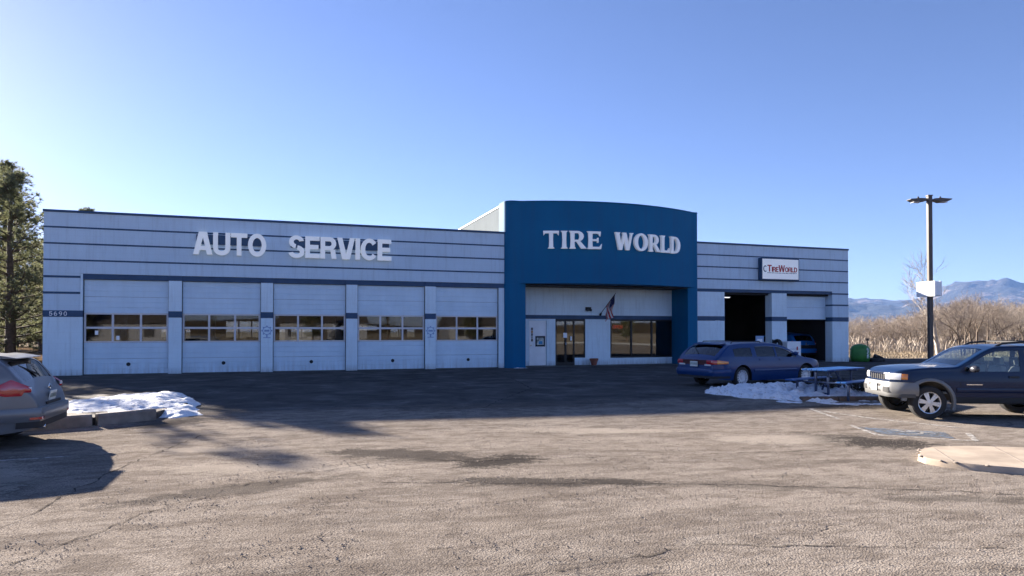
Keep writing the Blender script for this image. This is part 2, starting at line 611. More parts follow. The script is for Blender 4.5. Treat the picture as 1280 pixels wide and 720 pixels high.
M['cladding'] = simple('silver grey cladding', (0.19, 0.19, 0.187), 0.5, metal=0.15, var=0.1, bump=0.08)


def plate(root, x, y, z, rz, w=0.31, hgt=0.155, tilt=0.0):
    o = MB().box(-0.006, 0.006, -w / 2, w / 2, -hgt / 2, hgt / 2).build('number_plate', M['plate_white'], root, loc=(x, y, z), rot=(0, tilt, rz))
    m = MB()
    for k in range(6):
        u = -w / 2 + 0.035 + k * 0.048
        m.box(0.0065, 0.0085, u - 0.013, u - 0.005, -0.03, 0.035); m.box(0.0065, 0.0085, u + 0.005, u + 0.013, -0.03, 0.035)
        m.box(0.0065, 0.0084, u - 0.005, u + 0.005, 0.024 if k % 2 else -0.03, 0.035 if k % 2 else -0.02)
    m.build('plate_characters', M['plate_ink'], o)
    return o


def build_suv(loc, rz):
    root = thing('sport_utility_vehicle', 'dark navy sport utility vehicle with silver bumper parked at the right edge', 'suv', loc, rz)
    ax = (1.35, -1.35)
    sp = dict(W=1.79, R=0.37, arch=0.475, axles=ax, rc=0.045, crown=0.035, tumble=0.115, zmid=0.78,
              top=[(-2.25, 0.98), (-2.22, 1.2), (-2.12, 1.54), (-2.0, 1.62), (-1.2, 1.655), (-0.4, 1.645), (-0.05, 1.625), (0.10, 1.575), (0.70, 1.225), (0.76, 1.195), (0.84, 1.185), (1.4, 1.165), (1.78, 1.125), (1.94, 1.08), (2.02, 1.0), (2.06, 0.90)],
              belt=[(-2.25, 1.07), (0.0, 1.06), (0.9, 1.055), (2.2, 1.02)],
              low=[(-2.25, 0.5), (-1.9, 0.44), (-0.9, 0.40), (0.9, 0.40), (1.8, 0.42), (1.95, 0.46), (2.06, 0.50)],
              cf=(0.55, 0.34, 2.6), cr=(0.3, 0.16, 3.0), drop=lambda x: 0.055,
              windows=[(0, -0.50, 0.62), (1, -1.26, -0.62), (2, -2.0, -1.38)], shield=(0.14, 0.73), backlight=None)
    h = Hull(sp)
    mats = dict(paint=M['paint_navy'], glass=M['car_glass'], black=M['car_black'], tyre=M['tyre'], rim=M['rim_silver'])
    h.build(root, mats)
    for x in ax:
        for s in (1, -1): make_wheel(root, x, s * (1.79 / 2 - 0.135), 0.37, 0.238, 0.245, s, mats, 6)
    # silver bumper with black openings, number plate
    h.patch('front_bumper', M['cladding'], root, 'front', -1.16, 1.16, lambda d: 0.49 + 0.05 * max(0, abs(d) - 0.6), lambda d: 0.805, 0.045, 44, 8, 0.035)
    h.patch('bumper_valance', simple_once('dark grey valance', (0.06, 0.06, 0.06), 0.6), root, 'front', -1.10, 1.10, 0.475, 0.555, 0.066, 40, 3, 0.004)
    h.patch('bumper_opening', M['car_black'], root, 'front', -0.30, 0.30, 0.575, 0.74, 0.078, 12, 2)
    for s in (1, -1):
        h.patch('fog_light_recess', M['car_black'], root, 'front', s * 0.44, s * 0.62, 0.58, 0.69, 0.084, 6, 3)
        h.patch('headlight', M['clear_lens'], root, 'front', s * 0.42, s * 0.84, lambda d: 0.86, lambda d: 1.0, 0.012, 12, 4, 0.012)
        h.patch('turn_signal', M['amber_lens'], root, 'front', s * 0.845, s * 0.965, lambda d: 0.87, lambda d: 0.99, 0.014, 6, 4, 0.008)
        # wheel arch flares
        for xa in ax:
            m = MB(); n = 22; rows = []
            for i in range(n + 1):
                a = math.pi * (0.02 + 1.08 * i / n)
                ring = []
                for rr, off in ((0.47, -0.05), (0.47, 0.04), (0.49, 0.048), (0.535, 0.028), (0.545, -0.01)):
                    x = xa + rr * math.cos(a); z = 0.37 + rr * math.sin(a) * 1.0
                    p = h.at('left', min(max(x, h.xr + 0.02), h.xf - 0.02), max(z, 0.3), 0)
                    ring.append((x, s * (p[1] + off), z))
                rows.append(ring)
            vs_ = [p for r in rows for p in r]; fs_ = []
            for i in range(n):
                for j in range(4): fs_.append((i * 5 + j, i * 5 + j + 1, (i + 1) * 5 + j + 1, (i + 1) * 5 + j))
            m.add(vs_, fs_).build('wheel_arch_flare', M['cladding'], root, smooth=40)
        side = 'left' if s == 1 else 'right'
        h.patch('sill_cladding', M['car_black'], root, side, -0.86, 0.86, 0.385, 0.50, 0.012, 24, 2, 0.004)
        h.patch('side_moulding', M['paint_navy'], root, side, -0.80, 0.80, 0.60, 0.70, 0.016, 24, 3, 0.008)
        h.patch('door_badge', M['chrome'], root, side, 0.28, 0.60, 0.765, 0.785, 0.006, 6, 1)
        MB().box(-0.85, 0.88, s * 0.80 - 0.08, s * 0.80 + 0.08, 0.36, 0.41).build('side_step', M['car_black'], root, bevel=0.02)
        h.patch('door_handle', M['car_black'], root, side, -0.46, -0.26, 0.92, 0.965, 0.022, 6, 2, 0.006)
        h.patch('door_handle', M['car_black'], root, side, -1.24, -1.04, 0.92, 0.965, 0.022, 6, 2, 0.006)
        seam(h, 'door_gap', M['car_black'], root, side, [(0.72, 0.44), (0.72, 0.8), (0.70, 1.06)])
        seam(h, 'door_gap', M['car_black'], root, side, [(-0.56, 0.44), (-0.56, 1.06)])
        seam(h, 'door_gap', M['car_black'], root, side, [(-1.32, 0.86), (-1.31, 1.06)])
        mm = MB(); ellipsoid(mm, (0.50, s * 1.03, 1.12), (0.085, 0.13, 0.075)); mm.bar((0.50, s * 0.84, 1.07), (0.50, s * 0.98, 1.08), 0.06, 0.05)
        mm.build('side_mirror', simple_once('mirror shell', (0.05, 0.05, 0.06), 0.25), root, smooth=50)
        # roof rail
        rr = MB(); rail = [(-0.12, s * 0.63, 1.59), (-0.28, s * 0.63, 1.665), (-0.7, s * 0.64, 1.70), (-1.7, s * 0.64, 1.69), (-1.92, s * 0.63, 1.58)]
        rr.tube(rail, 0.024, 8)
        rr.build('roof_rail', M['car_black'], root, smooth=50)
    for xb in (-0.65, -1.55): MB().bar((xb, -0.63, 1.70), (xb, 0.63, 1.70), 0.06, 0.03).build('roof_rail', M['car_black'], root)
    # grille with chrome surround and vertical bars
    h.patch('grille', M['car_black'], root, 'front', -0.36, 0.36, 0.84, 0.965, 0.010, 12, 3)
    h.patch('grille_frame', M['chrome'], root, 'front', -0.38, 0.38, 0.965, 1.0, 0.03, 12, 2, 0.008)
    for k in range(6):
        d = -0.28 + 0.112 * k
        h.patch('grille_bar', M['chrome'], root, 'front', d - 0.014, d + 0.014, 0.845, 0.96, 0.022, 2, 3)
    plate(root, 2.06 + 0.095, 0.0, 0.66, 0.0)
    h.patch('rear_bumper', M['cladding'], root, 'rear', -1.05, 1.05, 0.50, 0.76, 0.05, 30, 4, 0.015)
    for s in (1, -1): h.patch('tail_light', M['red_lens'], root, 'rear', s * 0.66, s * 0.86, 0.80, 0.97, 0.012, 6, 3)
    for y in (0.38, -0.38):
        seat(root, -0.15, y, M['seat_cloth'], 0.62, 1.34)
    seat(root, -0.95, 0.36, M['seat_cloth'], 0.62, 1.30); seat(root, -0.95, -0.36, M['seat_cloth'], 0.62, 1.30)
    MB().prism([(0.38, 0.8), (0.74, 0.8), (0.72, 1.12), (0.46, 1.11)], 'Y', -0.70, 0.70).build('dashboard', M['car_black'], root, bevel=0.03)
    st = MB(); n = 20
    st.tube([(0.32 + 0.06 * math.sin(2 * math.pi * k / n), 0.38 + 0.18 * math.cos(2 * math.pi * k / n), 1.08 + 0.17 * math.sin(2 * math.pi * k / n)) for k in range(n + 1)], 0.014, 6)
    st.build('steering_wheel', M['car_black'], root, smooth=True)
    MB().box(-2.0, 1.0, -0.72, 0.72, 0.56, 0.60).build('cabin_floor', M['seat_cloth'], root)
    return root


_once = {}


def simple_once(name, *a, **k):
    if name not in _once: _once[name] = simple(name, *a, **k)
    return _once[name]


def build_wagon(loc, rz):
    root = thing('station_wagon', 'blue station wagon with silver hubcaps parked in front of the blue picnic table', 'car', loc, rz)
    ax = (1.38, -1.38)
    sp = dict(W=1.85, R=0.31, arch=0.37, axles=ax, rc=0.06, crown=0.05, tumble=0.20, zmid=0.55,
              top=[(-2.42, 0.60), (-2.40, 0.74), (-2.35, 0.88), (-2.27, 0.96), (-1.86, 1.27), (-1.74, 1.315), (-1.2, 1.355), (-0.4, 1.365), (0.15, 1.345), (0.45, 1.285), (1.15, 0.975), (1.28, 0.93), (1.8, 0.85), (2.15, 0.76), (2.32, 0.65), (2.38, 0.55)],
              belt=[(-2.42, 0.93), (-1.2, 0.915), (0.2, 0.89), (1.0, 0.86), (2.38, 0.78)],
              low=[(-2.42, 0.32), (-2.2, 0.26), (-0.9, 0.20), (1.0, 0.19), (2.1, 0.22), (2.38, 0.26)],
              cf=(0.8, 0.42, 2.4), cr=(0.6, 0.20, 2.6), drop=lambda x: 0.05 + (0.0 if x > -0.9 else 0.02),
              windows=[(0, 0.10, 1.0), (1, -0.78, 0.02), (2, -1.70, -0.96)], shield=(0.47, 1.12), backlight=(-2.25, -1.88))
    h = Hull(sp)
    mats = dict(paint=M['paint_blue'], glass=M['car_glass_dark'], black=M['car_black'], tyre=M['tyre'], rim=M['hubcap'])
    h.build(root, mats)
    for x in ax:
        for s in (1, -1): make_wheel(root, x, s * (1.85 / 2 - 0.125), 0.31, 0.215, 0.20, s, mats, style='cap')
    h.patch('rear_bumper', M['paint_blue'], root, 'rear', -1.28, 1.28, 0.36, 0.56, 0.04, 40, 5, 0.02)
    h.patch('bumper_trim', M['car_black'], root, 'rear', -1.28, 1.28, 0.29, 0.36, 0.03, 40, 2)
    h.patch('light_bar', simple_once('smoked red panel', (0.06, 0.012, 0.015), 0.25), root, 'rear', -0.50, 0.50, 0.68, 0.82, 0.006, 16, 3)
    for s in (1, -1):
        h.patch('tail_light', M['red_lens'], root, 'rear', s * 0.50, s * 0.86, lambda d: 0.70, lambda d: 0.82, 0.012, 10, 4, 0.008)
        h.patch('reversing_light', M['clear_lens'], root, 'rear', s * 0.42, s * 0.66, 0.655, 0.70, 0.010, 6, 2)
        h.patch('turn_signal', M['amber_lens'], root, 'rear', s * 0.865, s * 1.22, lambda d: 0.705 + 0.02 * (abs(d) - 0.86), lambda d: 0.825 - 0.12 * (abs(d) - 0.86), 0.012, 10, 4, 0.008)
        side = 'left' if s == 1 else 'right'
        h.patch('side_marker', M['red_lens'], root, side, -2.12, -1.96, 0.50, 0.545, 0.012, 5, 2)
        h.patch('side_moulding', M['paint_blue'], root, side, -0.92, 0.92, 0.46, 0.53, 0.014, 24, 3, 0.006)
        h.patch('door_handle', M['paint_blue'], root, side, -0.70, -0.52, 0.80, 0.835, 0.02, 6, 2, 0.004)
        h.patch('door_handle', M['paint_blue'], root, side, 0.16, 0.34, 0.79, 0.825, 0.02, 6, 2, 0.004)
        seam(h, 'door_gap', M['car_black'], root, side, [(1.02, 0.24), (1.02, 0.6), (1.0, 0.86)])
        seam(h, 'door_gap', M['car_black'], root, side, [(0.06, 0.24), (0.06, 0.9)])
        seam(h, 'door_gap', M['car_black'], root, side, [(-0.90, 0.55), (-0.88, 0.92)])
        h.patch('headlight', M['clear_lens'], root, 'front', s * 0.40, s * 0.80, 0.52, 0.64, 0.008, 10, 3)
        mm = MB(); ellipsoid(mm, (0.80, s * 0.98, 0.98), (0.07, 0.10, 0.065)); mm.bar((0.80, s * 0.84, 0.93), (0.80, s * 0.95, 0.95), 0.05, 0.04)
        mm.build('side_mirror', M['paint_blue'], root, smooth=50)
        MB().tube([(-0.30, s * 0.60, 1.315), (-0.36, s * 0.60, 1.365), (-1.5, s * 0.60, 1.36), (-1.56, s * 0.60, 1.29)], 0.014, 6).build('roof_rail', M['car_black'], root, smooth=50)
        # chrome-edged oval rear window surround
        m = MB(); ring = []
        for k in range(17):
            t_ = k / 16; x = -0.76 + 1.72 * t_
            ring.append(h.at(side, x, h.wins(x)[1] + 0.008, 0.004))
        m.tube(ring, 0.010, 5); m.build('window_trim', M['chrome'], root, smooth=50)
    plate(root, -2.455, 0.0, 0.70, math.pi)
    MB().bar((-2.25, 0.02, 1.0), (-2.02, 0.40, 1.165), 0.02, 0.02).build('rear_wiper', M['car_black'], root)
    MB().prism([(-1.88, 1.27), (-1.70, 1.31), (-1.70, 1.335), (-1.95, 1.285), (-1.95, 1.27)], 'Y', -0.58, 0.58).build('spoiler', M['paint_blue'], root, bevel=0.008)
    for y in (0.38, -0.38): seat(root, 0.1, y, M['seat_cloth'], 0.42, 1.10); seat(root, -0.75, y, M['seat_cloth'], 0.42, 1.08)
    MB().prism([(0.75, 0.62), (1.15, 0.62), (1.12, 0.94), (0.85, 0.93)], 'Y', -0.72, 0.72).build('dashboard', M['car_black'], root, bevel=0.03)
    MB().box(-2.2, 1.1, -0.72, 0.72, 0.36, 0.40).build('cabin_floor', M['car_black'], root)
    return root


def build_hatch(name, label, loc, rz, paint, hatch_open=False, cat='car', tail_panel=False):
    root = thing(name, label, cat, loc, rz)
    ax = (1.32, -1.32)
    sp = dict(W=1.82, R=0.325, arch=0.375, axles=ax, rc=0.06, crown=0.05, tumble=0.20, zmid=0.62,
              top=[(-2.17, 0.60), (-2.16, 0.66), (-2.13, 0.78), (-2.06, 0.90), (-2.0, 0.985), (-1.95, 1.05), (-1.72, 1.32), (-1.62, 1.365), (-1.2, 1.42), (-0.5, 1.465), (0.1, 1.46), (0.5, 1.39), (1.2, 1.02), (1.33, 0.96), (1.8, 0.86), (2.05, 0.74), (2.18, 0.58), (2.2, 0.5)],
              belt=[(-2.2, 1.06), (-1.6, 1.04), (-0.5, 0.97), (0.3, 0.94), (1.0, 0.91), (2.2, 0.78)],
              low=[(-2.18, 0.34), (-2.0, 0.27), (-0.9, 0.20), (1.0, 0.19), (2.0, 0.20), (2.2, 0.26)],
              cf=(0.8, 0.45, 2.3), cr=(0.75, 0.26, 2.3), drop=lambda x: 0.05 + 0.10 * max(0, (-0.9 - x)),
              windows=[(0, 0.08, 1.1), (1, -0.86, -0.02), (2, -1.45, -0.95)], shield=(0.52, 1.18), backlight=None if hatch_open else (-1.97, -1.74),
              extra=[-2.15, -2.145, -2.10, -2.08, -2.03, -1.97, -1.90, -1.87])
    h = Hull(sp)
    mats = dict(paint=paint, glass=M['car_glass_dark'], black=M['car_black'], tyre=M['tyre'], rim=M['rim_silver'])
    h.build(root, mats)
    for x in ax:
        for s in (1, -1): make_wheel(root, x, s * (1.82 / 2 - 0.125), 0.325, 0.205, 0.21, s, mats, 5)
    h.patch('rear_bumper', paint, root, 'rear', -1.35, 1.35, lambda d: 0.40, lambda d: 0.60, 0.03, 44, 6, 0.018)
    h.patch('bumper_trim', M['car_black'], root, 'rear', -0.95, 0.95, 0.31, 0.40, 0.026, 30, 3)
    for s in (1, -1):
        side = 'left' if s == 1 else 'right'
        if hatch_open:
            h.patch('tail_light', M['red_lens'], root, side, -2.02, -1.84, 0.80, 0.96, 0.01, 6, 3)
        else:
            # large pointed lamp cluster sweeping from the hatch round onto the flank
            lo = lambda x: 0.785 + (0.05 if x < -2.0 else 0.0) + max(0, (x + 1.80)) * 0.28
            up = lambda x: 0.90 + max(0, 0.13 - 0.55 * abs(x + 1.86)) - max(0, (x + 1.7)) * 0.06
            h.patch('tail_light', M['red_lens'], root, side, -2.08, -1.42, lo, up, 0.012, 26, 5, 0.012)
            h.patch('reversing_light', M['clear_lens'], root, side, -2.085, -1.93, lambda x: 0.86, lambda x: 0.915 - 0.05 * abs(x + 2.0), 0.018, 8, 3, 0.004)
        h.patch('bumper_reflector', M['red_lens'], root, 'rear', s * 0.60, s * 0.80, 0.43, 0.465, 0.05, 6, 2)
        h.patch('door_handle', paint, root, side, -0.80, -0.62, 0.84, 0.875, 0.02, 6, 2, 0.004)
        seam(h, 'door_gap', M['car_black'], root, side, [(-0.90, 0.5), (-0.95, 0.7), (-1.12, 0.95)])
        seam(h, 'door_gap', M['car_black'], root, side, [(0.03, 0.24), (0.03, 0.92)])
        mm = MB(); ellipsoid(mm, (0.72, s * 0.99, 0.99), (0.07, 0.10, 0.07)); mm.bar((0.74, s * 0.84, 0.94), (0.74, s * 0.95, 0.96), 0.05, 0.04)
        mm.build('side_mirror', paint, root, smooth=50)
    if hatch_open:
        m = MB(); f = [(-0.60, 0, 0), (0.60, 0, 0)]
        outer = [(-0.60, 0.0), (0.60, 0.0), (0.66, 0.40), (0.60, 0.72), (-0.60, 0.72), (-0.66, 0.40)]
        inner = [(-0.50, 0.09), (0.50, 0.09), (0.54, 0.40), (0.50, 0.60), (-0.50, 0.60), (-0.54, 0.40)]
        vs_ = []; 
        for th in (0.0, 0.05):
            for ring in (outer, inner):
                for y, r in ring: vs_.append((-1.55 - r * 0.93 - th * 0.35, y, 1.40 + r * 0.36 + th))
        fs_ = []
        for k in range(6):
            k2 = (k + 1) % 6
            fs_ += [(k, k2, 6 + k2, 6 + k), (12 + k, 12 + k2, 18 + k2, 18 + k), (k, k2, 12 + k2, 12 + k), (6 + k, 6 + k2, 18 + k2, 18 + k)]
        hd = m.add(vs_, fs_).build('hatch_lid', paint, root)
        g = MB(); g.add([(-1.55 - r * 0.93 - 0.008, y, 1.40 + r * 0.36 + 0.022) for y, r in inner], [tuple(range(6))]).build('rear_window', M['car_glass_dark'], hd)
        MB().box(-2.10, -1.60, -0.62, 0.62, 0.72, 0.74).build('boot_floor', M['car_black'], root)
        plate(root, -2.21, 0, 0.68, math.pi)
    else:
        plate(root, -2.165, 0.02, 0.735, math.pi, tilt=0.18)
        if tail_panel: h.patch('tail_panel', M['car_black'], root, 'rear', -0.70, 0.70, 0.62, 0.80, 0.016, 14, 3)
        h.patch('plate_recess', M['car_black'], root, 'rear', -0.34, 0.34, 0.62, 0.66, 0.012, 8, 2)
        MB().prism([(-1.66, 1.325), (-1.48, 1.36), (-1.48, 1.392), (-1.66, 1.37), (-1.84, 1.335), (-1.84, 1.322)], 'Y', -0.57, 0.57).build('spoiler', paint, root, bevel=0.01)
        MB().bar((-1.965, 0.0, 1.06), (-1.80, 0.36, 1.215), 0.022, 0.02).build('rear_wiper', M['car_black'], root)
        MB().lathe([(0.001, -0.01), (0.045, -0.008), (0.05, 0.0)], 16, 'X', (-2.115, 0, 0.87)).build('badge', M['chrome'], root, smooth=True)
        MB().tube([(-2.2, 0.48, 0.30), (-2.0, 0.48, 0.31)], 0.03, 10).build('exhaust_pipe', M['chrome'], root, smooth=True)
    for y in (0.38, -0.38): seat(root, 0.1, y, M['seat_cloth'], 0.42, 1.16); seat(root, -0.7, y, M['seat_cloth'], 0.42, 1.12)
    MB().box(-2.0, 1.1, -0.72, 0.72, 0.36, 0.40).build('cabin_floor', M['car_black'], root)
    return root


# ------------------------------------------------------------------ ground
def sm(t):
    t = min(1.0, max(0.0, t)); return t * t * (3 - 2 * t)


def gz(X, Y):
    """the lot drains towards the right front"""
    return -0.26 * sm((-12.8 - Y) / 5.5) * (0.3 + 0.7 * sm((X - 4) / 14))


def axis_points(segs):
    out = [segs[0][0]]
    for a, b, st in segs:
        n = max(1, int(round((b - a) / st)))
        out += [a + (b - a) * (i + 1) / n for i in range(n)]
    return out


def asphalt_material():
    t = NT('worn asphalt'); v = t.coord()
    big = t.noise(v, 0.16, 4, 0.6)
    mid = t.noise(v, 1.1, 6, 0.65)
    streak = t.noise(t.coord(scale=(0.28, 1.25, 1), rot=(0, 0, R_(16))), 1.3, 6, 0.62, 0.6)
    fine = t.noise(v, 70.0, 3, 0.6)
    pit = t.noise(v, 30.0, 5, 0.7)
    grit = t.n('TexVoronoi', feature='F1'); grit.inputs['Scale'].default_value = 58.0; t.l(v, grit.inputs['Vector'])
    col = t.ramp(big, [(0.30, (0.345, 0.292, 0.242)), (0.55, (0.42, 0.362, 0.305)), (0.75, (0.475, 0.416, 0.355))])
    col = t.mix(t.ramp(mid, [(0.35, 0.0), (0.72, 0.55)]), col, (0.43, 0.38, 0.33))
    col = t.mix(t.ramp(streak, [(0.47, 0.0), (0.72, 0.75)]), col, (0.120, 0.098, 0.082))
    mott = t.noise(t.coord(scale=(0.7, 1.3, 1)), 3.6, 5, 0.72, 0.4)
    col = t.mix(t.ramp(mott, [(0.40, 0.55), (0.52, 0.0)]), col, (0.150, 0.122, 0.100))
    col = t.mix(t.ramp(mott, [(0.55, 0.0), (0.70, 0.55)]), col, (0.52, 0.465, 0.405))
    col = t.mix(t.ramp(fine, [(0.36, 0.80), (0.50, 0.0)]), col, (0.07, 0.06, 0.052))
    col = t.mix(t.ramp(grit.outputs['Distance'], [(0.05, 0.0), (0.55, 0.45)]), col, (0.105, 0.090, 0.078))

    SH = t.noise(t.coord(scale=(1.0, 1.8, 1), rot=(0, 0, R_(14))), 2.1, 6, 0.74, 0.6)
    col = t.mix(t.ramp(pit, [(0.30, 0.75), (0.40, 0.0)]), col, (0.075, 0.064, 0.055))
    col = t.mix(t.ramp(pit, [(0.60, 0.0), (0.72, 0.5)]), col, (0.54, 0.48, 0.42))
    BRK = t.math('MULTIPLY_ADD', SH, 2.2, t.math('MULTIPLY_ADD', pit, 1.8, -1.05))
    # stains, scuffed potholes and old patches, each with its own place
    def blot(cx, cy, rx, ry, ang, lo=0.35, hi=0.6, nsc=2.0, seed=0.0):
        mp = t.n('Mapping', vector_type='POINT')
        c = t.n('TexCoord')
        ca, sa = math.cos(ang), math.sin(ang)
        sub = t.n('VectorMath', operation='SUBTRACT'); sub.inputs[1].default_value = (cx, cy, 0); t.l(c.outputs['Object'], sub.inputs[0])
        rot = t.n('VectorRotate', rotation_type='Z_AXIS'); rot.inputs['Angle'].default_value = -ang; t.l(sub.outputs[0], rot.inputs[0])
        sc = t.n('VectorMath', operation='MULTIPLY'); sc.inputs[1].default_value = (1 / rx, 1 / ry, 0); t.l(rot.outputs[0], sc.inputs[0])
        ln = t.n('VectorMath', operation='LENGTH'); t.l(sc.outputs[0], ln.inputs[0])
        return t.ramp(t.math('SUBTRACT', BRK, ln.outputs['Value']), [(0.12, 0.0), (0.42, 1.0)])
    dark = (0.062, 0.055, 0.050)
    for cx, cy, rx, ry, an, amt, sd in ((8.8, -19.7, 1.7, 0.65, -0.5, 0.80, 1), (10.0, -20.5, 0.95, 0.55, 0.45, 1.0, 2), (9.9, -21.9, 1.3, 0.32, -0.30, 0.85, 3),
                                        (16.75, -20.3, 1.5, 0.95, -0.95, 1.0, 4), (5.0, -15.6, 1.4, 0.5, 0.5, 0.7, 21), (20.6, -16.5, 2.2, 0.45, -0.2, 0.8, 22), (17.5, -14.4, 1.2, 0.8, 0.3, 0.6, 23), (12.5, -22.7, 1.3, 0.30, -0.35, 0.4, 5), (14.3, -23.9, 1.2, 0.26, -0.35, 0.5, 6), (11.0, -22.15, 0.8, 0.25, -0.30, 0.9, 13), (6.6, -21.4, 1.6, 0.35, 0.3, 0.6, 14),
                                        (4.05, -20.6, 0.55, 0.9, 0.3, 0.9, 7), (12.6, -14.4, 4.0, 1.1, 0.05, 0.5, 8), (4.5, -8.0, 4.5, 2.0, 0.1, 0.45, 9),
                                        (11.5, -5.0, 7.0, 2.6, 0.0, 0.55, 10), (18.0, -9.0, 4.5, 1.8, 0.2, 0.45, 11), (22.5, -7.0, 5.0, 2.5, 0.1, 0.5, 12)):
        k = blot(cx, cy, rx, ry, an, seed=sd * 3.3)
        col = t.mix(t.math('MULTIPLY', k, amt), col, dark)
    # paler dusty concrete strip at the left
    k = blot(3.6, -20.6, 1.0, 2.6, 0.08, seed=41, nsc=1.2)
    col = t.mix(t.math('MULTIPLY', k, 0.55), col, (0.42, 0.375, 0.315))
    for cx, cy, rx, ry, sd in ((6.3, -18.6, 1.8, 0.35, 61), (7.0, -20.2, 2.2, 0.5, 62), (15.4, -19.6, 1.6, 0.7, 63), (12.8, -18.0, 2.6, 0.4, 64)):
        col = t.mix(t.math('MULTIPLY', blot(cx, cy, rx, ry, -0.2, seed=sd, nsc=3.0), 0.5), col, (0.40, 0.35, 0.295))
    # building's shade deepened in the asphalt colour before the bays, with a ragged edge
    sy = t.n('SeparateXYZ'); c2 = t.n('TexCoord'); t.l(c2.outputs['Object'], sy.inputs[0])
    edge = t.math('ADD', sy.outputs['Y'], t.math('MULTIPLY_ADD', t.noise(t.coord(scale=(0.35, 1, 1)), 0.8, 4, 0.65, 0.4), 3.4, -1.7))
    shade_mask = t.ramp(t.math('MULTIPLY_ADD', edge, 0.1, 1.9), [(0.40, 0.0), (0.50, 1.0)])
    shade_tone = t.ramp(t.noise(v, 0.9, 6, 0.7, 0.5), [(0.30, (0.048, 0.047, 0.047)), (0.55, (0.098, 0.096, 0.095)), (0.75, (0.20, 0.195, 0.19))])
    col = t.mix(t.math('MULTIPLY', shade_mask, 0.88), col, shade_tone)
    # cracks
    cr = t.n('TexVoronoi', feature='DISTANCE_TO_EDGE'); cr.inputs['Scale'].default_value = 0.42
    wob = t.n('TexNoise'); wob.inputs['Scale'].default_value = 1.6; wob.inputs['Detail'].default_value = 3; t.l(v, wob.inputs['Vector'])
    ad = t.n('VectorMath', operation='MULTIPLY_ADD'); ad.inputs[1].default_value = (0.9, 0.9, 0); t.l(wob.outputs['Color'], ad.inputs[0]); t.l(v, ad.inputs[2])
    t.l(ad.outputs[0], cr.inputs['Vector'])
    keep = t.ramp(t.noise(v, 0.35, 3), [(0.60, 0.0), (0.68, 1.0)])
    line = t.math('MULTIPLY', t.ramp(cr.outputs['Distance'], [(0.002, 1.0), (0.009, 0.0)]), keep)
    col = t.mix(t.math('MULTIPLY', line, 0.55), col, (0.05, 0.045, 0.042))
    # alligator cracking in worn areas
    al = t.n('TexVoronoi', feature='DISTANCE_TO_EDGE'); al.inputs['Scale'].default_value = 5.5
    t.l(ad.outputs[0], al.inputs['Vector'])
    ali = t.math('MULTIPLY', t.ramp(al.outputs['Distance'], [(0.012, 1.0), (0.05, 0.0)]), t.ramp(SH, [(0.30, 1.0), (0.44, 0.0)]))
    col = t.mix(t.math('MULTIPLY', ali, 0.8), col, (0.055, 0.048, 0.043))
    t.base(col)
    t.set(Roughness=t.ramp(mid, [(0.3, 0.82), (0.7, 0.95)]), Specular_IOR_Level=0.0)
    h = t.math('ADD', t.math('MULTIPLY', fine, 0.6), t.math('MULTIPLY', grit.outputs['Distance'], 0.9))
    h = t.math('SUBTRACT', h, t.math('MULTIPLY', line, 1.5))
    h = t.math('SUBTRACT', h, t.math('MULTIPLY', ali, 1.2))
    h = t.math('ADD', h, t.math('MULTIPLY', pit, 1.0))
    n1 = t.bump(h, 0.45, 0.016)
    t.set(Normal=n1)
    return t.m


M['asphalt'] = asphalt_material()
xs = axis_points([(-16, -2, 2.0), (-2, 26, 0.4), (26, 56, 2.0)])
ys = axis_points([(-70, -30, 4.0), (-30, -10, 0.4), (-10, 2.5, 1.25)])
lot = MB()
lot.v = [(x, y, gz(x, y)) for x in xs for y in ys]
NYY = len(ys)
lot.f = [(i * NYY + j, (i + 1) * NYY + j, (i + 1) * NYY + j + 1, i * NYY + j + 1) for i in range(len(xs) - 1) for j in range(NYY - 1)]
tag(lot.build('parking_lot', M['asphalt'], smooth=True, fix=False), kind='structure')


def field_material():
    t = NT('dry grass field'); v = t.coord()
    a = t.noise(v, 0.08, 5, 0.6); b = t.noise(v, 2.2, 6, 0.7)
    col = t.ramp(a, [(0.3, (0.25, 0.21, 0.16)), (0.6, (0.34, 0.29, 0.22)), (0.8, (0.22, 0.185, 0.14))])
    t.base(t.mix(t.ramp(b, [(0.4, 0.0), (0.75, 0.7)]), col, (0.20, 0.15, 0.09)))
    t.set(Roughness=0.95, Normal=t.bump(b, 0.8, 0.15), Specular_IOR_Level=0.0)
    return t.m


M['field'] = field_material()
fm = MB()
FAR = 12000
for x0, x1, y0, y1 in ((-FAR, -16, -FAR, FAR), (56, FAR, -FAR, FAR), (-16, 56, 2.5, FAR), (-16, 56, -FAR, -70)):
    fm.add([(x0, y0, -0.03), (x1, y0, -0.03), (x1, y1, -0.03), (x0, y1, -0.03)], [(0, 1, 2, 3)])
tag(fm.build('ground', M['field'], fix=False), kind='structure')


def ground_sheet(name, mat, quad, dz=0.006, n=8, parent=None):
    a, b, c, d = [Vector((p[0], p[1], 0)) for p in quad]

    def fn(u, v):
        p = (a * (1 - u) + b * u) * (1 - v) + (d * (1 - u) + c * u) * v
        return (p.x, p.y, gz(p.x, p.y) + dz)
    return MB().grid(fn, n, n).build(name, mat, parent)


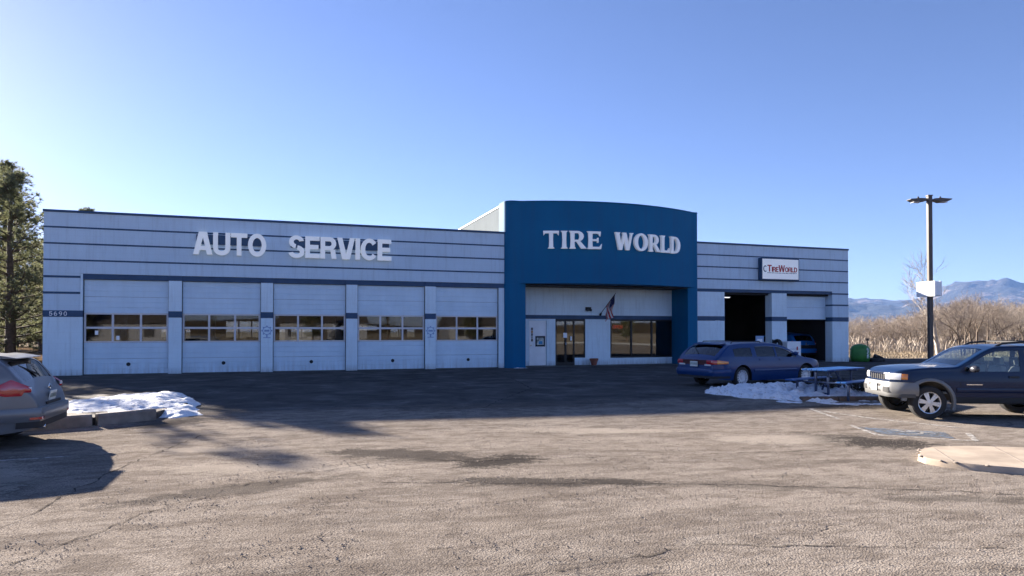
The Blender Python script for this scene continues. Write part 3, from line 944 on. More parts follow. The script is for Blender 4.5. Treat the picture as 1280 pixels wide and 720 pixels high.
def worn_paint(name, col, cover=0.5):
    """sun-bleached road paint with holes where it has flaked off"""
    t = NT(name); v = t.coord()
    nz = t.noise(v, 9.0, 8, 0.7)
    tr = t.n('BsdfTransparent'); mx = t.n('MixShader')
    k = t.ramp(nz, [(cover - 0.10, 1.0), (cover + 0.10, 0.12)])
    t.base(t.mix(t.noise(v, 3.0, 5), tuple(c * 0.8 for c in col), col)); t.set(Roughness=0.9, Specular_IOR_Level=0.0)
    t.l(k, mx.inputs[0]); t.l(tr.outputs[0], mx.inputs[1]); t.l(t.b.outputs[0], mx.inputs[2]); t.l(mx.outputs[0], t.out.inputs['Surface'])
    return t.m


M['line_paint'] = worn_paint('white line paint', (0.50, 0.475, 0.44), 0.52)
M['blue_paint'] = worn_paint('faded blue stall paint', (0.17, 0.20, 0.245), 0.52)


def line(name, p, q, w, mat='line_paint', dz=0.007):
    p = Vector((p[0], p[1], 0)); q = Vector((q[0], q[1], 0)); s = (q - p).normalized().cross(Vector((0, 0, 1))) * w / 2
    o = ground_sheet(name, M[mat], (p - s, q - s, q + s, p + s), dz, 6)
    return tag(o, kind='structure')


line('parking_line', (19.1, -16.45), (18.66, -17.75), 0.10)
line('parking_line', (19.12, -16.7), (19.9, -19.6), 0.10)
line('parking_line', (22.6, -19.6), (25.2, -21.6), 0.12)
line('parking_line', (18.11, -18.63), (17.57, -19.81), 0.10)
line('parking_line', (17.57, -19.81), (18.62, -20.9), 0.10)
line('parking_line', (18.62, -20.9), (19.35, -20.2), 0.10)
line('parking_line', (2.4, -18.80), (4.31, -18.63), 0.085)
tag(ground_sheet('stall_marking', M['blue_paint'], ((18.05, -18.9), (17.70, -19.75), (18.50, -20.6), (19.05, -19.95)), 0.010), kind='structure')
# wheelchair symbol inside the blue square, nearly worn away
sy = MB(); sc_ = (18.33, -19.75)
def sym(pts, w):
    for (x0, y0), (x1, y1) in zip(pts, pts[1:]):
        a = Vector((sc_[0] + x0, sc_[1] + y0, 0)); b = Vector((sc_[0] + x1, sc_[1] + y1, 0)); s_ = (b - a).normalized().cross(Vector((0, 0, 1))) * w / 2
        sy.add([(p.x, p.y, gz(p.x, p.y) + 0.016) for p in (a - s_, b - s_, b + s_, a + s_)], [(0, 1, 2, 3)])
sym([(0.26 * math.cos(a), 0.26 * math.sin(a)) for a in np.linspace(-2.4, 1.6, 14)], 0.06)
sym([(-0.02, 0.42), (0.0, 0.02), (0.26, -0.02), (0.36, -0.32)], 0.06)
tag(sy.build('stall_symbol', M['line_paint']), kind='structure')

# joints and tar-filled cracks running across the lot
M['crack_tar'] = worn_paint('old crack filler', (0.10, 0.088, 0.078), 0.50)


def crack(pts, w, seed, name='pavement_crack'):
    rr = random.Random(seed); m = MB(); P = []
    for (x0, y0), (x1, y1) in zip(pts, pts[1:]):
        n = max(2, int(math.hypot(x1 - x0, y1 - y0) / 0.12))
        for i in range(n): P.append((x0 + (x1 - x0) * i / n + rr.gauss(0, 0.022), y0 + (y1 - y0) * i / n + rr.gauss(0, 0.022)))
    P.append(pts[-1]); L = []; Rr = []
    for i, (x, y) in enumerate(P):
        a = P[max(0, i - 1)]; b = P[min(len(P) - 1, i + 1)]; d = math.hypot(b[0] - a[0], b[1] - a[1]) or 1
        nx, ny = -(b[1] - a[1]) / d, (b[0] - a[0]) / d; ww = w * rr.uniform(0.25, 1.0) / 2
        m.v += [(x + nx * ww, y + ny * ww, gz(x, y) + 0.005), (x - nx * ww, y - ny * ww, gz(x, y) + 0.005)]
    m.f = [(2 * i, 2 * i + 1, 2 * i + 3, 2 * i + 2) for i in range(len(P) - 1)]
    return tag(m.build(name, M['crack_tar'], fix=False), kind='structure')


crack([(6.6, -16.6), (5.81, -17.17), (5.2, -19.4), (4.75, -22.45), (4.6, -24.0)], 0.035, 1)
crack([(5.13, -23.61), (5.9, -22.2), (6.9, -20.98), (8.2, -20.3), (9.2, -20.0)], 0.028, 2)
crack([(9.0, -20.1), (9.6, -20.45), (10.2, -20.35), (10.6, -20.5)], 0.10, 3)
crack([(8.2, -21.5), (10.1, -22.0), (12.2, -22.6), (14.4, -23.5), (16.5, -24.8)], 0.05, 4)
crack([(7.2, -16.9), (9.4, -17.3), (13.0, -17.2), (16.4, -18.0)], 0.035, 5)
crack([(10.6, -20.5), (12.6, -20.6), (15.4, -20.9)], 0.035, 6)
crack([(5.6, -25.6), (8.0, -25.0), (10.5, -24.6), (13.0, -25.4)], 0.03, 7)
crack([(11.4, -14.9), (14.0, -11.0), (15.0, -6.0), (15.2, -1.0)], 0.05, 8)
crack([(2.6, -6.5), (9.0, -6.9), (16.0, -6.3), (22.0, -6.8)], 0.05, 9)

# loose grit swept into drifts
M['grit'] = simple('loose grit', (0.22, 0.18, 0.15), 0.9, var=0.6, vscale=9.0)
gm = MB(); rg_ = random.Random(42)
for i in range(60000):
    if len(gm.f) > 8 * 9000: break
    t_ = rg_.random() ** 1.6
    yy = -26.6 + 10.5 * t_; xx = rg_.uniform(4.2 + 0.25 * (yy + 26), 11 + 0.62 * (yy + 27) + 4)
    if mnoise.fractal(Vector((xx * 0.9, yy * 1.6, 3.0)), 0.8, 2.0, 4) < rg_.uniform(-0.25, 0.55): continue
    r = rg_.uniform(0.003, 0.0085) * (1 + 0.8 * (rg_.random() < 0.06)); z = gz(xx, yy) + r * 0.5
    a = rg_.uniform(0, 6.28); c_, s_ = math.cos(a) * r, math.sin(a) * r
    gm.add([(xx + c_, yy + s_, z), (xx - s_, yy + c_, z), (xx - c_, yy - s_, z), (xx + s_, yy - c_, z), (xx, yy, z + r * 0.8), (xx, yy, z - r)], [(0, 1, 4), (1, 2, 4), (2, 3, 4), (3, 0, 4)])
tag(gm.build('loose_gravel', M['grit'], fix=False), 'loose grit scattered over the worn asphalt', 'gravel', None, 'stuff')

# concrete floor of the building / apron
M['slab_dark'] = simple('oil stained concrete slab', (0.085, 0.08, 0.075), 0.7, var=0.35, vscale=1.2, bump=0.2)

# ------------------------------------------------------------------ mountains far off, one ridge behind the other
def mountain_material():
    t = NT('mountain slopes'); v = t.coord()
    a = t.noise(v, 0.0012, 8, 0.62); b = t.noise(v, 0.0045, 7, 0.65)
    col = t.ramp(a, [(0.35, (0.020, 0.026, 0.026)), (0.55, (0.034, 0.036, 0.036)), (0.7, (0.075, 0.064, 0.058))])
    col = t.mix(t.ramp(b, [(0.56, 0.0), (0.68, 0.85)]), col, (0.30, 0.235, 0.21))
    t.base(col); t.set(Roughness=0.95, Normal=t.bump(b, 0.9, 60.0))
    return t.m


M['mountain'] = mountain_material()
M['scrub_hill'] = simple('dark scrub hillside', (0.075, 0.058, 0.038), 0.95, var=0.6, vscale=0.05, spec=0.0)


def ridge(name, dist, depth, heights, seed, rough, mat='mountain'):
    """heights: (bearing from +Y in degrees, height in metres)"""
    hf = pchip(heights); a0, a1 = heights[0][0], heights[-1][0]; n, m = 300, 22
    g = MB()

    def fn(u, v):
        a = R_(a0 + (a1 - a0) * u); r = dist + depth * (v - 0.55)
        x = cam.location.x + r * math.sin(a); y = cam.location.y + r * math.cos(a)
        k = max(0.0, 1 - abs(v - 0.55) / 0.55) ** 0.9
        q = Vector((x * 0.0016 + seed, y * 0.0016, seed))
        rg = 1 - abs(mnoise.fractal(q, 0.9, 2.1, 6)) * 0.75
        fine = mnoise.fractal(Vector((x * 0.004, y * 0.004, seed + 5)), 0.7, 2.2, 6) * 1.5
        return (x, y, -5 + hf(a0 + (a1 - a0) * u) * k * (1 - rough + rough * rg) + fine * 0.0023 * dist * k)
    g.grid(fn, n, m)
    return tag(g.build(name, M[mat], smooth=True), kind='structure')


ridge('far_mountains', 9800, 3600, [(25, 320), (38, 420), (42, 430), (45.2, 450), (46.5, 440), (48.5, 420), (50.3, 470), (51.4, 580), (52.5, 640), (54, 610), (55, 620), (57, 590), (60, 600), (66, 560), (76, 600), (90, 520), (105, 350)], 3.1, 0.22)
ridge('near_foothills', 7800, 2300, [(25, 220), (38, 300), (43.5, 345), (45.5, 320), (47.5, 345), (49.5, 310), (52, 300), (54, 330), (57, 290), (62, 300), (70, 260), (84, 280), (105, 180)], 8.7, 0.35)
ridge('low_hills', 620, 220, [(130, 2), (140, 12), (150, 17), (165, 14), (180, 19), (195, 16), (210, 22), (225, 14), (235, 2)], 12.0, 0.3, 'scrub_hill')


# ------------------------------------------------------------------ lettering built from flat strokes
def _arc(cx, cy, rx, ry, a0, a1, wx, wy, n=18):
    n = max(4, int(abs(a1 - a0) / 360 * 40)); out = []; inn = []
    for i in range(n + 1):
        a = R_(a0 + (a1 - a0) * i / n)
        out.append((cx + rx * math.cos(a), cy + ry * math.sin(a))); inn.append((cx + (rx - wx) * math.cos(a), cy + (ry - wy) * math.sin(a)))
    return [[out[i], out[i + 1], inn[i + 1], inn[i]] for i in range(n)]


def _r(x0, y0, x1, y1): return [[(x0, y0), (x1, y0), (x1, y1), (x0, y1)]]


def _d(xa, ya, xb, yb, w): return [[(xa - w / 2, ya), (xa + w / 2, ya), (xb + w / 2, yb), (xb - w / 2, yb)]]


def sans(w=0.21, h=0.19):
    b = w
    G = {}
    G['A'] = (0.84, [_d(0.115, 0, 0.36, 1, 0.23), _d(0.725, 0, 0.48, 1, 0.23), _r(0.22, 0.20, 0.62, 0.37), _r(0.30, 0.80, 0.54, 1.0)])
    G['U'] = (0.76, [_r(0, 0.32, b, 1), _r(0.76 - b, 0.32, 0.76, 1), _arc(0.38, 0.33, 0.38, 0.345, 180, 360, b, h)])
    G['T'] = (0.74, [_r(0, 1 - h, 0.74, 1), _r(0.37 - b / 2, 0, 0.37 + b / 2, 1 - h)])
    G['O'] = (0.84, [_arc(0.42, 0.5, 0.42, 0.515, 0, 360, b, h)])
    G['C'] = (0.78, [_arc(0.41, 0.5, 0.41, 0.515, 38, 322, b, h)])
    G['S'] = (0.72, [_arc(0.36, 0.725, 0.335, 0.29, 12, 262, b, h * 0.92), _arc(0.36, 0.275, 0.36, 0.29, -168, 82, b, h * 0.92)])
    G['E'] = (0.66, [_r(0, 0, b, 1), _r(b, 0, 0.66, h), _r(b, 0.42, 0.60, 0.42 + h), _r(b, 1 - h, 0.65, 1)])
    G['R'] = (0.74, [_r(0, 0, b, 1), _r(b, 1 - h, 0.43, 1), _r(b, 0.40, 0.43, 0.40 + h * 0.95), _arc(0.42, 0.70, 0.30, 0.30, -90, 90, b, h), _d(0.63, 0, 0.56, 0.42, b)])
    G['V'] = (0.82, [_d(0.41 - 0.06, 0, 0.115, 1, 0.23), _d(0.41 + 0.06, 0, 0.705, 1, 0.23)])
    G['I'] = (b, [_r(0, 0, b, 1)])
    G['W'] = (1.12, [_d(0.27, 0, 0.10, 1, 0.2), _d(0.31, 0, 0.56, 1, 0.19), _d(0.81, 0, 0.56, 1, 0.19), _d(0.85, 0, 1.02, 1, 0.2)])
    G['L'] = (0.62, [_r(0, 0, b, 1), _r(b, 0, 0.62, h)])
    G['D'] = (0.78, [_r(0, 0, b, 1), _r(b, 0, 0.36, h), _r(b, 1 - h, 0.36, 1), _arc(0.36, 0.5, 0.42, 0.5, -90, 90, b, h)])
    G['P'] = (0.70, [_r(0, 0, b, 1), _r(b, 1 - h, 0.40, 1), _r(b, 0.38, 0.40, 0.38 + h), _arc(0.40, 0.69, 0.30, 0.31, -90, 90, b, h)])
    G['N'] = (0.76, [_r(0, 0, b, 1), _r(0.76 - b, 0, 0.76, 1), _d(0.64, 0.0, 0.12, 1.0, 0.22)])
    G['0'] = (0.66, [_arc(0.33, 0.5, 0.33, 0.51, 0, 360, b * 0.9, h)])
    G['5'] = (0.66, [_r(0.06, 1 - h, 0.60, 1), _r(0.06, 0.46, 0.06 + b * 0.85, 1 - h), _arc(0.32, 0.33, 0.34, 0.34, -160, 118, b * 0.9, h)])
    G['6'] = (0.66, [_arc(0.33, 0.32, 0.33, 0.33, 0, 360, b * 0.9, h * 0.9), _arc(0.46, 0.42, 0.46, 0.58, 92, 178, b * 0.9, h)])
    G['9'] = (0.66, [_arc(0.33, 0.68, 0.33, 0.33, 0, 360, b * 0.9, h * 0.9), _arc(0.20, 0.58, 0.46, 0.58, -88, -2, b * 0.9, h)])
    G['8'] = (0.66, [_arc(0.33, 0.27, 0.33, 0.28, 0, 360, b * 0.9, h * 0.9), _arc(0.33, 0.74, 0.30, 0.27, 0, 360, b * 0.85, h * 0.9)])
    return {k: (a, [q for s in p for q in s]) for k, (a, p) in G.items()}


def serif():
    b = 0.25; th = 0.11
    G = {}

    def stem(x, top=True, bot=True):
        o = [[(x + 0.015, 0.0), (x + b - 0.015, 0.0), (x + b - 0.03, 0.5), (x + b - 0.015, 1.0), (x + 0.015, 1.0), (x + 0.03, 0.5)]]
        if bot: o += [[(x - 0.05, 0), (x + b + 0.05, 0), (x + b, 0.075), (x, 0.075)]]
        if top: o += [[(x - 0.05, 1), (x, 0.925), (x + b, 0.925), (x + b + 0.05, 1)]]
        return o
    G['T'] = (0.80, stem(0.275, False) + [[(0.0, 1.0), (0.02, 0.74), (0.10, 0.86), (0.70, 0.86), (0.78, 0.74), (0.80, 1.0)]])
    G['I'] = (0.36, stem(0.055))
    G['R'] = (0.86, stem(0.05) + _r(0.28, 0.89, 0.44, 1.0) + _r(0.28, 0.40, 0.44, 0.50) + _arc(0.43, 0.70, 0.32, 0.30, -90, 90, 0.22, 0.10) + [[(0.36, 0.44), (0.56, 0.44), (0.90, 0.0), (0.62, 0.0)]])
    G['E'] = (0.76, stem(0.05) + _r(0.28, 0.0, 0.66, 0.12) + [[(0.60, 0.0), (0.74, 0.0), (0.78, 0.30), (0.66, 0.12)]] + _r(0.28, 0.45, 0.56, 0.555) + [[(0.54, 0.36), (0.60, 0.36), (0.60, 0.64), (0.54, 0.64)]] + _r(0.28, 0.88, 0.64, 1.0) + [[(0.58, 0.88), (0.70, 0.72), (0.72, 1.0), (0.6, 1.0)]])
    G['W'] = (1.22, _d(0.36, 0, 0.15, 1, 0.24) + _d(0.40, 0, 0.62, 1, 0.13) + _d(0.84, 0, 0.62, 1, 0.24) + _d(0.88, 0, 1.10, 1, 0.12) + [[(0.0, 1), (0.04, 0.93), (0.30, 0.93), (0.34, 1)]] + [[(0.98, 1), (1.02, 0.93), (1.17, 0.93), (1.22, 1)]])
    G['O'] = (0.96, _arc(0.48, 0.5, 0.48, 0.52, 0, 360, 0.25, 0.12))
    G['L'] = (0.72, stem(0.05) + _r(0.28, 0.0, 0.62, 0.12) + [[(0.58, 0.0), (0.70, 0.0), (0.74, 0.30), (0.62, 0.12)]])
    G['D'] = (0.90, stem(0.05) + _r(0.28, 0.0, 0.42, 0.11) + _r(0.28, 0.89, 0.42, 1.0) + _arc(0.41, 0.5, 0.47, 0.5, -90, 90, 0.25, 0.11))
    return G


SANS = sans(); SANS_THIN = sans(0.15, 0.14); SERIF = serif()


def letter_mesh(font, ch, size, depth, wide=1.0):
    m = MB()
    for k, poly in enumerate(font[ch][1]):
        m.prism([(u * size * wide, v * size) for u, v in poly], 'Y', -depth - 0.0004 * (k % 6) , 0.0)
    return m


def text(font, s, size, depth, mat, parent, origin, gap=0.1, wide=1.0, space=0.45, name='letter', rot=(0, 0, 0)):
    """row of letters facing -Y; returns end x"""
    x = 0.0
    for ch in s:
        if ch == ' ': x += space * size; continue
        letter_mesh(font, ch, size, depth, wide).build(name, mat, parent, loc=(origin[0] + x * math.cos(rot[2]), origin[1] + x * math.sin(rot[2]), origin[2]), rot=rot)
        x += (font[ch][0] * wide + gap) * size
    return x


# ------------------------------------------------------------------ building materials
def block_wall(name, col, axis='X', var=0.05, course=0.2033, spec=0.35):
    """painted concrete block: shallow joints, drips, grime towards nothing in particular"""
    t = NT(name)
    v = t.coord(rot=(R_(90), 0, 0)) if axis == 'X' else t.coord(rot=(R_(90), 0, R_(90)))
    c = t.n('TexCoord'); sx = t.n('SeparateXYZ'); t.l(c.outputs['Object'], sx.inputs[0])
    cb = t.n('CombineXYZ'); t.l(sx.outputs['X' if axis == 'X' else 'Y'], cb.inputs[0]); t.l(sx.outputs['Z'], cb.inputs[1])
    br = t.n('TexBrick'); br.offset = 0.5; br.inputs['Scale'].default_value = 1.0
    br.inputs['Brick Width'].default_value = 0.4066; br.inputs['Row Height'].default_value = course; br.inputs['Mortar Size'].default_value = 0.006; br.inputs['Mortar Smooth'].default_value = 0.6
    t.l(cb.outputs[0], br.inputs['Vector'])
    o = c.outputs['Object']
    a = t.noise(o, 0.7, 5, 0.6); f = t.noise(o, 34.0, 3, 0.6)
    st = t.n('Mapping'); st.inputs['Scale'].default_value = (3.0, 3.0, 0.25); t.l(o, st.inputs['Vector'])
    drip = t.noise(st.outputs[0], 2.2, 6, 0.65)
    base = t.ramp(a, [(0.3, tuple(q * (1 - var) for q in col)), (0.7, tuple(min(1, q * (1 + var)) for q in col))])
    base = t.mix(t.ramp(drip, [(0.50, 0.0), (0.78, 0.42)]), base, tuple(q * 0.55 for q in col))
    base = t.mix(t.math('MULTIPLY', br.outputs['Fac'], 0.18), base, tuple(q * 0.6 for q in col))
    splash = t.math('MULTIPLY', t.ramp(sx.outputs['Z'], [(0.0, 1.0), (0.28, 0.0)]), t.ramp(drip, [(0.35, 0.1), (0.7, 0.75)]))
    base = t.mix(splash, base, (0.16, 0.13, 0.11))
    t.base(base); t.set(Roughness=0.82, Specular_IOR_Level=spec)
    hgt = t.math('ADD', t.math('MULTIPLY', br.outputs['Fac'], -1.0), t.math('MULTIPLY', f, 0.5))
    t.set(Normal=t.bump(hgt, 0.35, 0.01))
    return t.m


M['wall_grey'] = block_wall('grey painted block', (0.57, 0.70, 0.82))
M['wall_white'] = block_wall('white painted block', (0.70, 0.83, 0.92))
M['wall_white_side'] = block_wall('pale metal side wall', (0.20, 0.225, 0.24), 'Y', spec=0.0)
M['trim_blue'] = simple('dark blue trim paint', (0.026, 0.068, 0.145), 0.6, var=0.15)
M['recess_dark'] = simple('dark recess paint', (0.02, 0.022, 0.026), 0.8)


def stucco():
    t = NT('blue stucco'); v = t.coord()
    a = t.noise(v, 0.5, 5, 0.6); f = t.noise(v, 55.0, 4, 0.6)
    st = t.coord(scale=(5, 5, 0.2)); d = t.noise(st, 1.0, 6, 0.6)
    c = t.ramp(a, [(0.3, (0.003, 0.112, 0.25)), (0.7, (0.004, 0.130, 0.28))])
    c = t.mix(t.ramp(d, [(0.45, 0.0), (0.75, 0.5)]), c, (0.016, 0.095, 0.20))
    t.base(c); t.set(Roughness=0.7, Normal=t.bump(f, 0.25, 0.01), Specular_IOR_Level=0.2)
    return t.m


M['stucco'] = stucco()
def door_paint():
    t = NT('white steel door'); v = t.coord()
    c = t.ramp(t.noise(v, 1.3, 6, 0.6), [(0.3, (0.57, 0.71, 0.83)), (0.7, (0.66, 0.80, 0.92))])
    sx = t.n('SeparateXYZ'); t.l(v, sx.inputs[0])
    d = t.noise(t.coord(scale=(4, 4, 0.35)), 2.0, 7, 0.65)
    c = t.mix(t.math('MULTIPLY', t.ramp(sx.outputs['Z'], [(0.0, 1.0), (0.55, 0.12)]), t.ramp(d, [(0.40, 0.0), (0.75, 0.55)])), c, (0.24, 0.21, 0.19))
    t.base(c); t.set(Roughness=0.5, Normal=t.bump(t.noise(v, 6.0, 3), 0.06, 0.02))
    return t.m


M['door_panel'] = door_paint()
M['muntin'] = simple('white aluminium bar', (0.66, 0.63, 0.64), 0.5, var=0.05)
M['pane'] = glass_mat('door pane', (0.55, 0.57, 0.58), 0.012)
M['store_pane'] = glass_mat('storefront pane', (0.40, 0.42, 0.40), 0.06)
M['dark_frame'] = simple('dark bronze frame', (0.018, 0.016, 0.016), 0.45, metal=0.3)
M['letter_white'] = simple('white letter face', (0.93, 0.93, 0.93), 0.45, var=0.03)
M['letter_dim'] = simple('weathered white letter face', (0.88, 0.89, 0.91), 0.5, var=0.05)
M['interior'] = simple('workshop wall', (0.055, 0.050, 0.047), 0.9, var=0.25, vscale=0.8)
M['roofing'] = simple('roof membrane', (0.22, 0.21, 0.20), 0.9)
def glow_face(name, col, e):
    """white sign face with a faint glow added to brighten it"""
    m = simple(name, col, 0.45, var=0.03); b = m.node_tree.nodes['Principled BSDF']
    b.inputs['Emission Color'].default_value = (0.86, 0.93, 1.0, 1); b.inputs['Emission Strength'].default_value = e  # emission added to lift letters and box face above plain white
    return m


M['glow_letter'] = glow_face('white letter face with added glow', (0.92, 0.92, 0.92), 0.034)
M['glow_letter_dim'] = glow_face('off-white letter face with added glow', (0.86, 0.87, 0.90), 0.024)
M['sign_face'] = simple('white sign face', (0.92, 0.92, 0.92), 0.35, var=0.02)
M['sign_red'] = simple('red sign print', (0.45, 0.02, 0.035), 0.4)
M['sign_blue'] = simple('navy sign print', (0.03, 0.05, 0.13), 0.4)
M['emblem_blue'] = simple('faded blue emblem print', (0.26, 0.37, 0.58), 0.6)

BX0, BX1, PX0, PX1 = -1.30, 36.80, 16.77, 27.00
HT = 6.22
DW, DP, DH = 2.894, 3.401, 3.66
bld = thing('auto_service_building', 'long low blue and grey tire shop with garage doors and blue entrance front', 'building', (0, 0, 0))


def B(name, mat, *a, **k): return boxo(name, M[mat], bld, *a, **k)


GR = 0.032            # half height of the blue joints
LINES = (5.59, 4.98, 4.36)
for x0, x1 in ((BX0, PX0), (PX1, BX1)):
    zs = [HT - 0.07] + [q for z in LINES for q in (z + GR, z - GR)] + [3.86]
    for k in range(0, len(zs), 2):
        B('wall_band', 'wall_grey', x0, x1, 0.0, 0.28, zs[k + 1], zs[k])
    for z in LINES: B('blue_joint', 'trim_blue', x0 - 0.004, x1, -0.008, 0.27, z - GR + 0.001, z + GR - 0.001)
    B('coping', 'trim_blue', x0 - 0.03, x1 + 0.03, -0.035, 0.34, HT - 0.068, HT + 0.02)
# left bay piers, lintel, bands
B('lintel', 'trim_blue', -0.10, PX0 - 0.003, 0.035, 0.28, DH + 0.002, 3.858)
B('wall_band', 'wall_grey', BX0, -0.103, 0.0, 0.28, 3.772, 3.858)
B('blue_joint', 'trim_blue', BX0 - 0.004, -0.103, -0.008, 0.27, 3.69, 3.771)
B('wall_band', 'wall_grey', BX0, -0.103, 0.0, 0.28, 3.165, 3.689)
B('blue_joint', 'trim_blue', BX0 - 0.004, -0.103, -0.008, 0.27, 3.082, 3.164)
B('wall_band', 'wall_grey', BX0, -0.103, 0.0, 0.28, 2.46, 3.081)
B('blue_band', 'trim_blue', BX0 - 0.004, -0.022, -0.010, 0.27, 2.215, 2.459)
B('pier', 'wall_white', BX0, -0.022, 0.0, 0.28, 0.0, 2.214)
B('door_jamb', 'wall_white', -0.102, -0.022, 0.02, 0.28, 2.46, 3.858)
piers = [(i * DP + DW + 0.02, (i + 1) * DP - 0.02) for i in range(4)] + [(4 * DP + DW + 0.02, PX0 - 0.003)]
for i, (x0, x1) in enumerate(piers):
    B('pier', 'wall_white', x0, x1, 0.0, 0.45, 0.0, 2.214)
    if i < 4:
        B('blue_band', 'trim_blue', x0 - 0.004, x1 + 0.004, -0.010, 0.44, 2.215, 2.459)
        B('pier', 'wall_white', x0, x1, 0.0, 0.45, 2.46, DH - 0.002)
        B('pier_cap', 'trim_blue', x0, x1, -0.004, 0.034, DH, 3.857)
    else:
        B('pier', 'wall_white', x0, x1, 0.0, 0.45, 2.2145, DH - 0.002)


def rib_section(name, x0, x1, y, z0, z1, parent, ribs=3):
    pts = [(y + 0.04, z0 + 0.004), (y, z0 + 0.004)]
    hh = (z1 - z0) / ribs
    for r in range(ribs):
        a = z0 + hh * r
        if r: pts += [(y + 0.0, a - 0.016), (y + 0.013, a - 0.006), (y + 0.013, a + 0.006), (y + 0.0, a + 0.016)]
    pts += [(y, z1 - 0.012), (y + 0.012, z1 - 0.004), (y + 0.04, z1 - 0.004)]
    return MB().prism(pts, 'X', x0, x1).build(name, M['door_panel'], parent)


def garage_door(x0, y, bottom=0.0, hole=0.5, label=None):
    """sectional door: ribbed steel sections, two glazed rows; origin at lower left"""
    x1 = x0 + DW
    fr = MB()
    cols = 3; mw = 0.075
    rows = ((1.24, 1.81), (1.81, 2.375))
    for k in range(cols + 1):
        xc = x0 + DW * k / cols
        a = xc if k == 0 else xc - mw / 2; b = xc if k == cols else xc + mw / 2
        if k == 0: b = x0 + mw * 0.9
        if k == cols: a = x1 - mw * 0.9
        fr.box(a, b, y - 0.006, y + 0.034, bottom + 1.24 + 0.055, bottom + 2.375 - 0.055)
    for z, hh in ((1.24, 0.055), (2.375 - 0.055, 0.055)): fr.box(x0, x1, y - 0.008, y + 0.036, bottom + z, bottom + z + hh)
    fr.box(x0 + 0.002, x1 - 0.002, y - 0.0075, y + 0.035, bottom + 1.81 - 0.04, bottom + 1.81 + 0.04)
    d = fr.build('garage_door', M['muntin'], bld)
    for z0, z1 in ((0.03, 0.62), (0.62, 1.24), (2.375, 3.0), (3.0, DH - 0.004)):
        if bottom + z0 > DH: continue
        rib_section('door_panel', x0, x1, y, bottom + z0, min(bottom + z1, DH - 0.004), d)
    MB().box(x0 + 0.01, x1 - 0.01, y + 0.004, y + 0.03, bottom, bottom + 0.029).build('bottom_seal', M['recess_dark'], d)
    for r0, r1 in rows:
        for k in range(cols):
            MB().box(x0 + DW * k / cols + 0.02, x0 + DW * (k + 1) / cols - 0.02, y + 0.012, y + 0.018, bottom + r0 + 0.03, bottom + r1 - 0.03).build('pane', M['pane'], d)
    if hole is not None:
        MB().lathe([(0.001, -0.014), (0.055, -0.014), (0.072, -0.006), (0.075, 0.01)], 18, 'Y', (x0 + DW * hole, y, bottom + 0.40)).build('exhaust_port', M['recess_dark'], d, smooth=40)
    return d


doors = []
for i in range(5):
    doors.append(garage_door(i * DP, 0.15, 0.0, 0.52))
for x, z in ((0.42, 1.62), (0.97 + 0.17, 1.42)):
    MB().box(x - 0.055, x + 0.055, 0.148, 0.158, z - 0.08, z + 0.08).build('paper_note', M['letter_white'], doors[0])
# dark door tracks either side
for i in range(5):
    for xx in (i * DP - 0.019, i * DP + DW + 0.001): B('door_track', 'recess_dark', xx, xx + 0.018, 0.10, 0.44, 0.0, DH)
# small round emblem printed on two piers
for i in (1, 3):
    pc = (piers[i][0] + piers[i][1]) / 2
    em = MB()
    for q in _arc(0, 0, 0.17, 0.17, 0, 360, 0.03, 0.03): em.prism([(pc + u, 1.70 + v) for u, v in q], 'Y', -0.004, 0.001)
    for k in range(8):
        a = k * math.pi / 4; em.bar((pc + 0.16 * math.cos(a), -0.002, 1.70 + 0.16 * math.sin(a)), (pc + 0.21 * math.cos(a), -0.002, 1.70 + 0.21 * math.sin(a)), 0.05, 0.005, up=(0, 1, 0))
    em.box(pc - 0.10, pc + 0.10, -0.0035, 0.001, 1.66, 1.74); em.box(pc - 0.14, pc + 0.14, -0.003, 0.001, 1.40, 1.43)
    em.box(pc - 0.03, pc + 0.03, -0.003, 0.001, 1.43, 1.56)
    em.build('pier_emblem', M['emblem_blue'], bld)
text(SANS_THIN, '5690', 0.16, 0.008, M['letter_dim'], bld, (-1.10, -0.0105, 2.258), gap=0.32, name='house_number')

# right bays: pier, open bay, pier, half-open bay, end pier
RB = ((28.70, 31.66), (32.62, 35.68))
rp = ((PX1, 28.70), (31.66, 32.62), (35.68, BX1))
B('lintel', 'trim_blue', PX1 + 0.003, 35.68, 0.03, 0.28, DH + 0.042, 3.858)
for i, (x0, x1) in enumerate(rp):
    B('pier', 'wall_white', x0, x1, 0.0, 0.52, 0.0, 2.22)
    B('blue_band', 'trim_blue', x0 - 0.004, x1 + 0.004, -0.010, 0.515, 2.221, 2.45)
    if i < 2: B('pier', 'wall_white', x0, x1, 0.0, 0.52, 2.451, DH + 0.04)
    else:
        B('pier', 'wall_grey', x0, x1, 0.0, 0.52, 2.451, 3.07)
        B('blue_joint', 'trim_blue', x0, x1 + 0.004, -0.008, 0.515, 3.071, 3.15)
        B('pier', 'wall_grey', x0, x1, 0.0, 0.52, 3.151, 3.69)
        B('blue_joint', 'trim_blue', x0 + 0.003, x1 + 0.004, -0.008, 0.515, 3.691, 3.77)
        B('pier', 'wall_grey', x0 + 0.003, x1, 0.0, 0.52, 3.771, 3.858)
B('bay_head', 'recess_dark', 28.70, 31.66, 0.30, 0.52, DH - 0.06, DH + 0.04)
B('bay_head', 'recess_dark', 32.62, 35.68, 0.30, 0.52, DH - 0.06, DH + 0.04)
gd = MB().box(32.64, 35.66, 0.50, 0.53, 2.30, 2.33).build('garage_door', M['recess_dark'], bld)
for z0 in (2.33, 2.98): rib_section('door_panel', 32.64, 35.66, 0.47, z0, min(z0 + 0.65, DH - 0.06), gd)
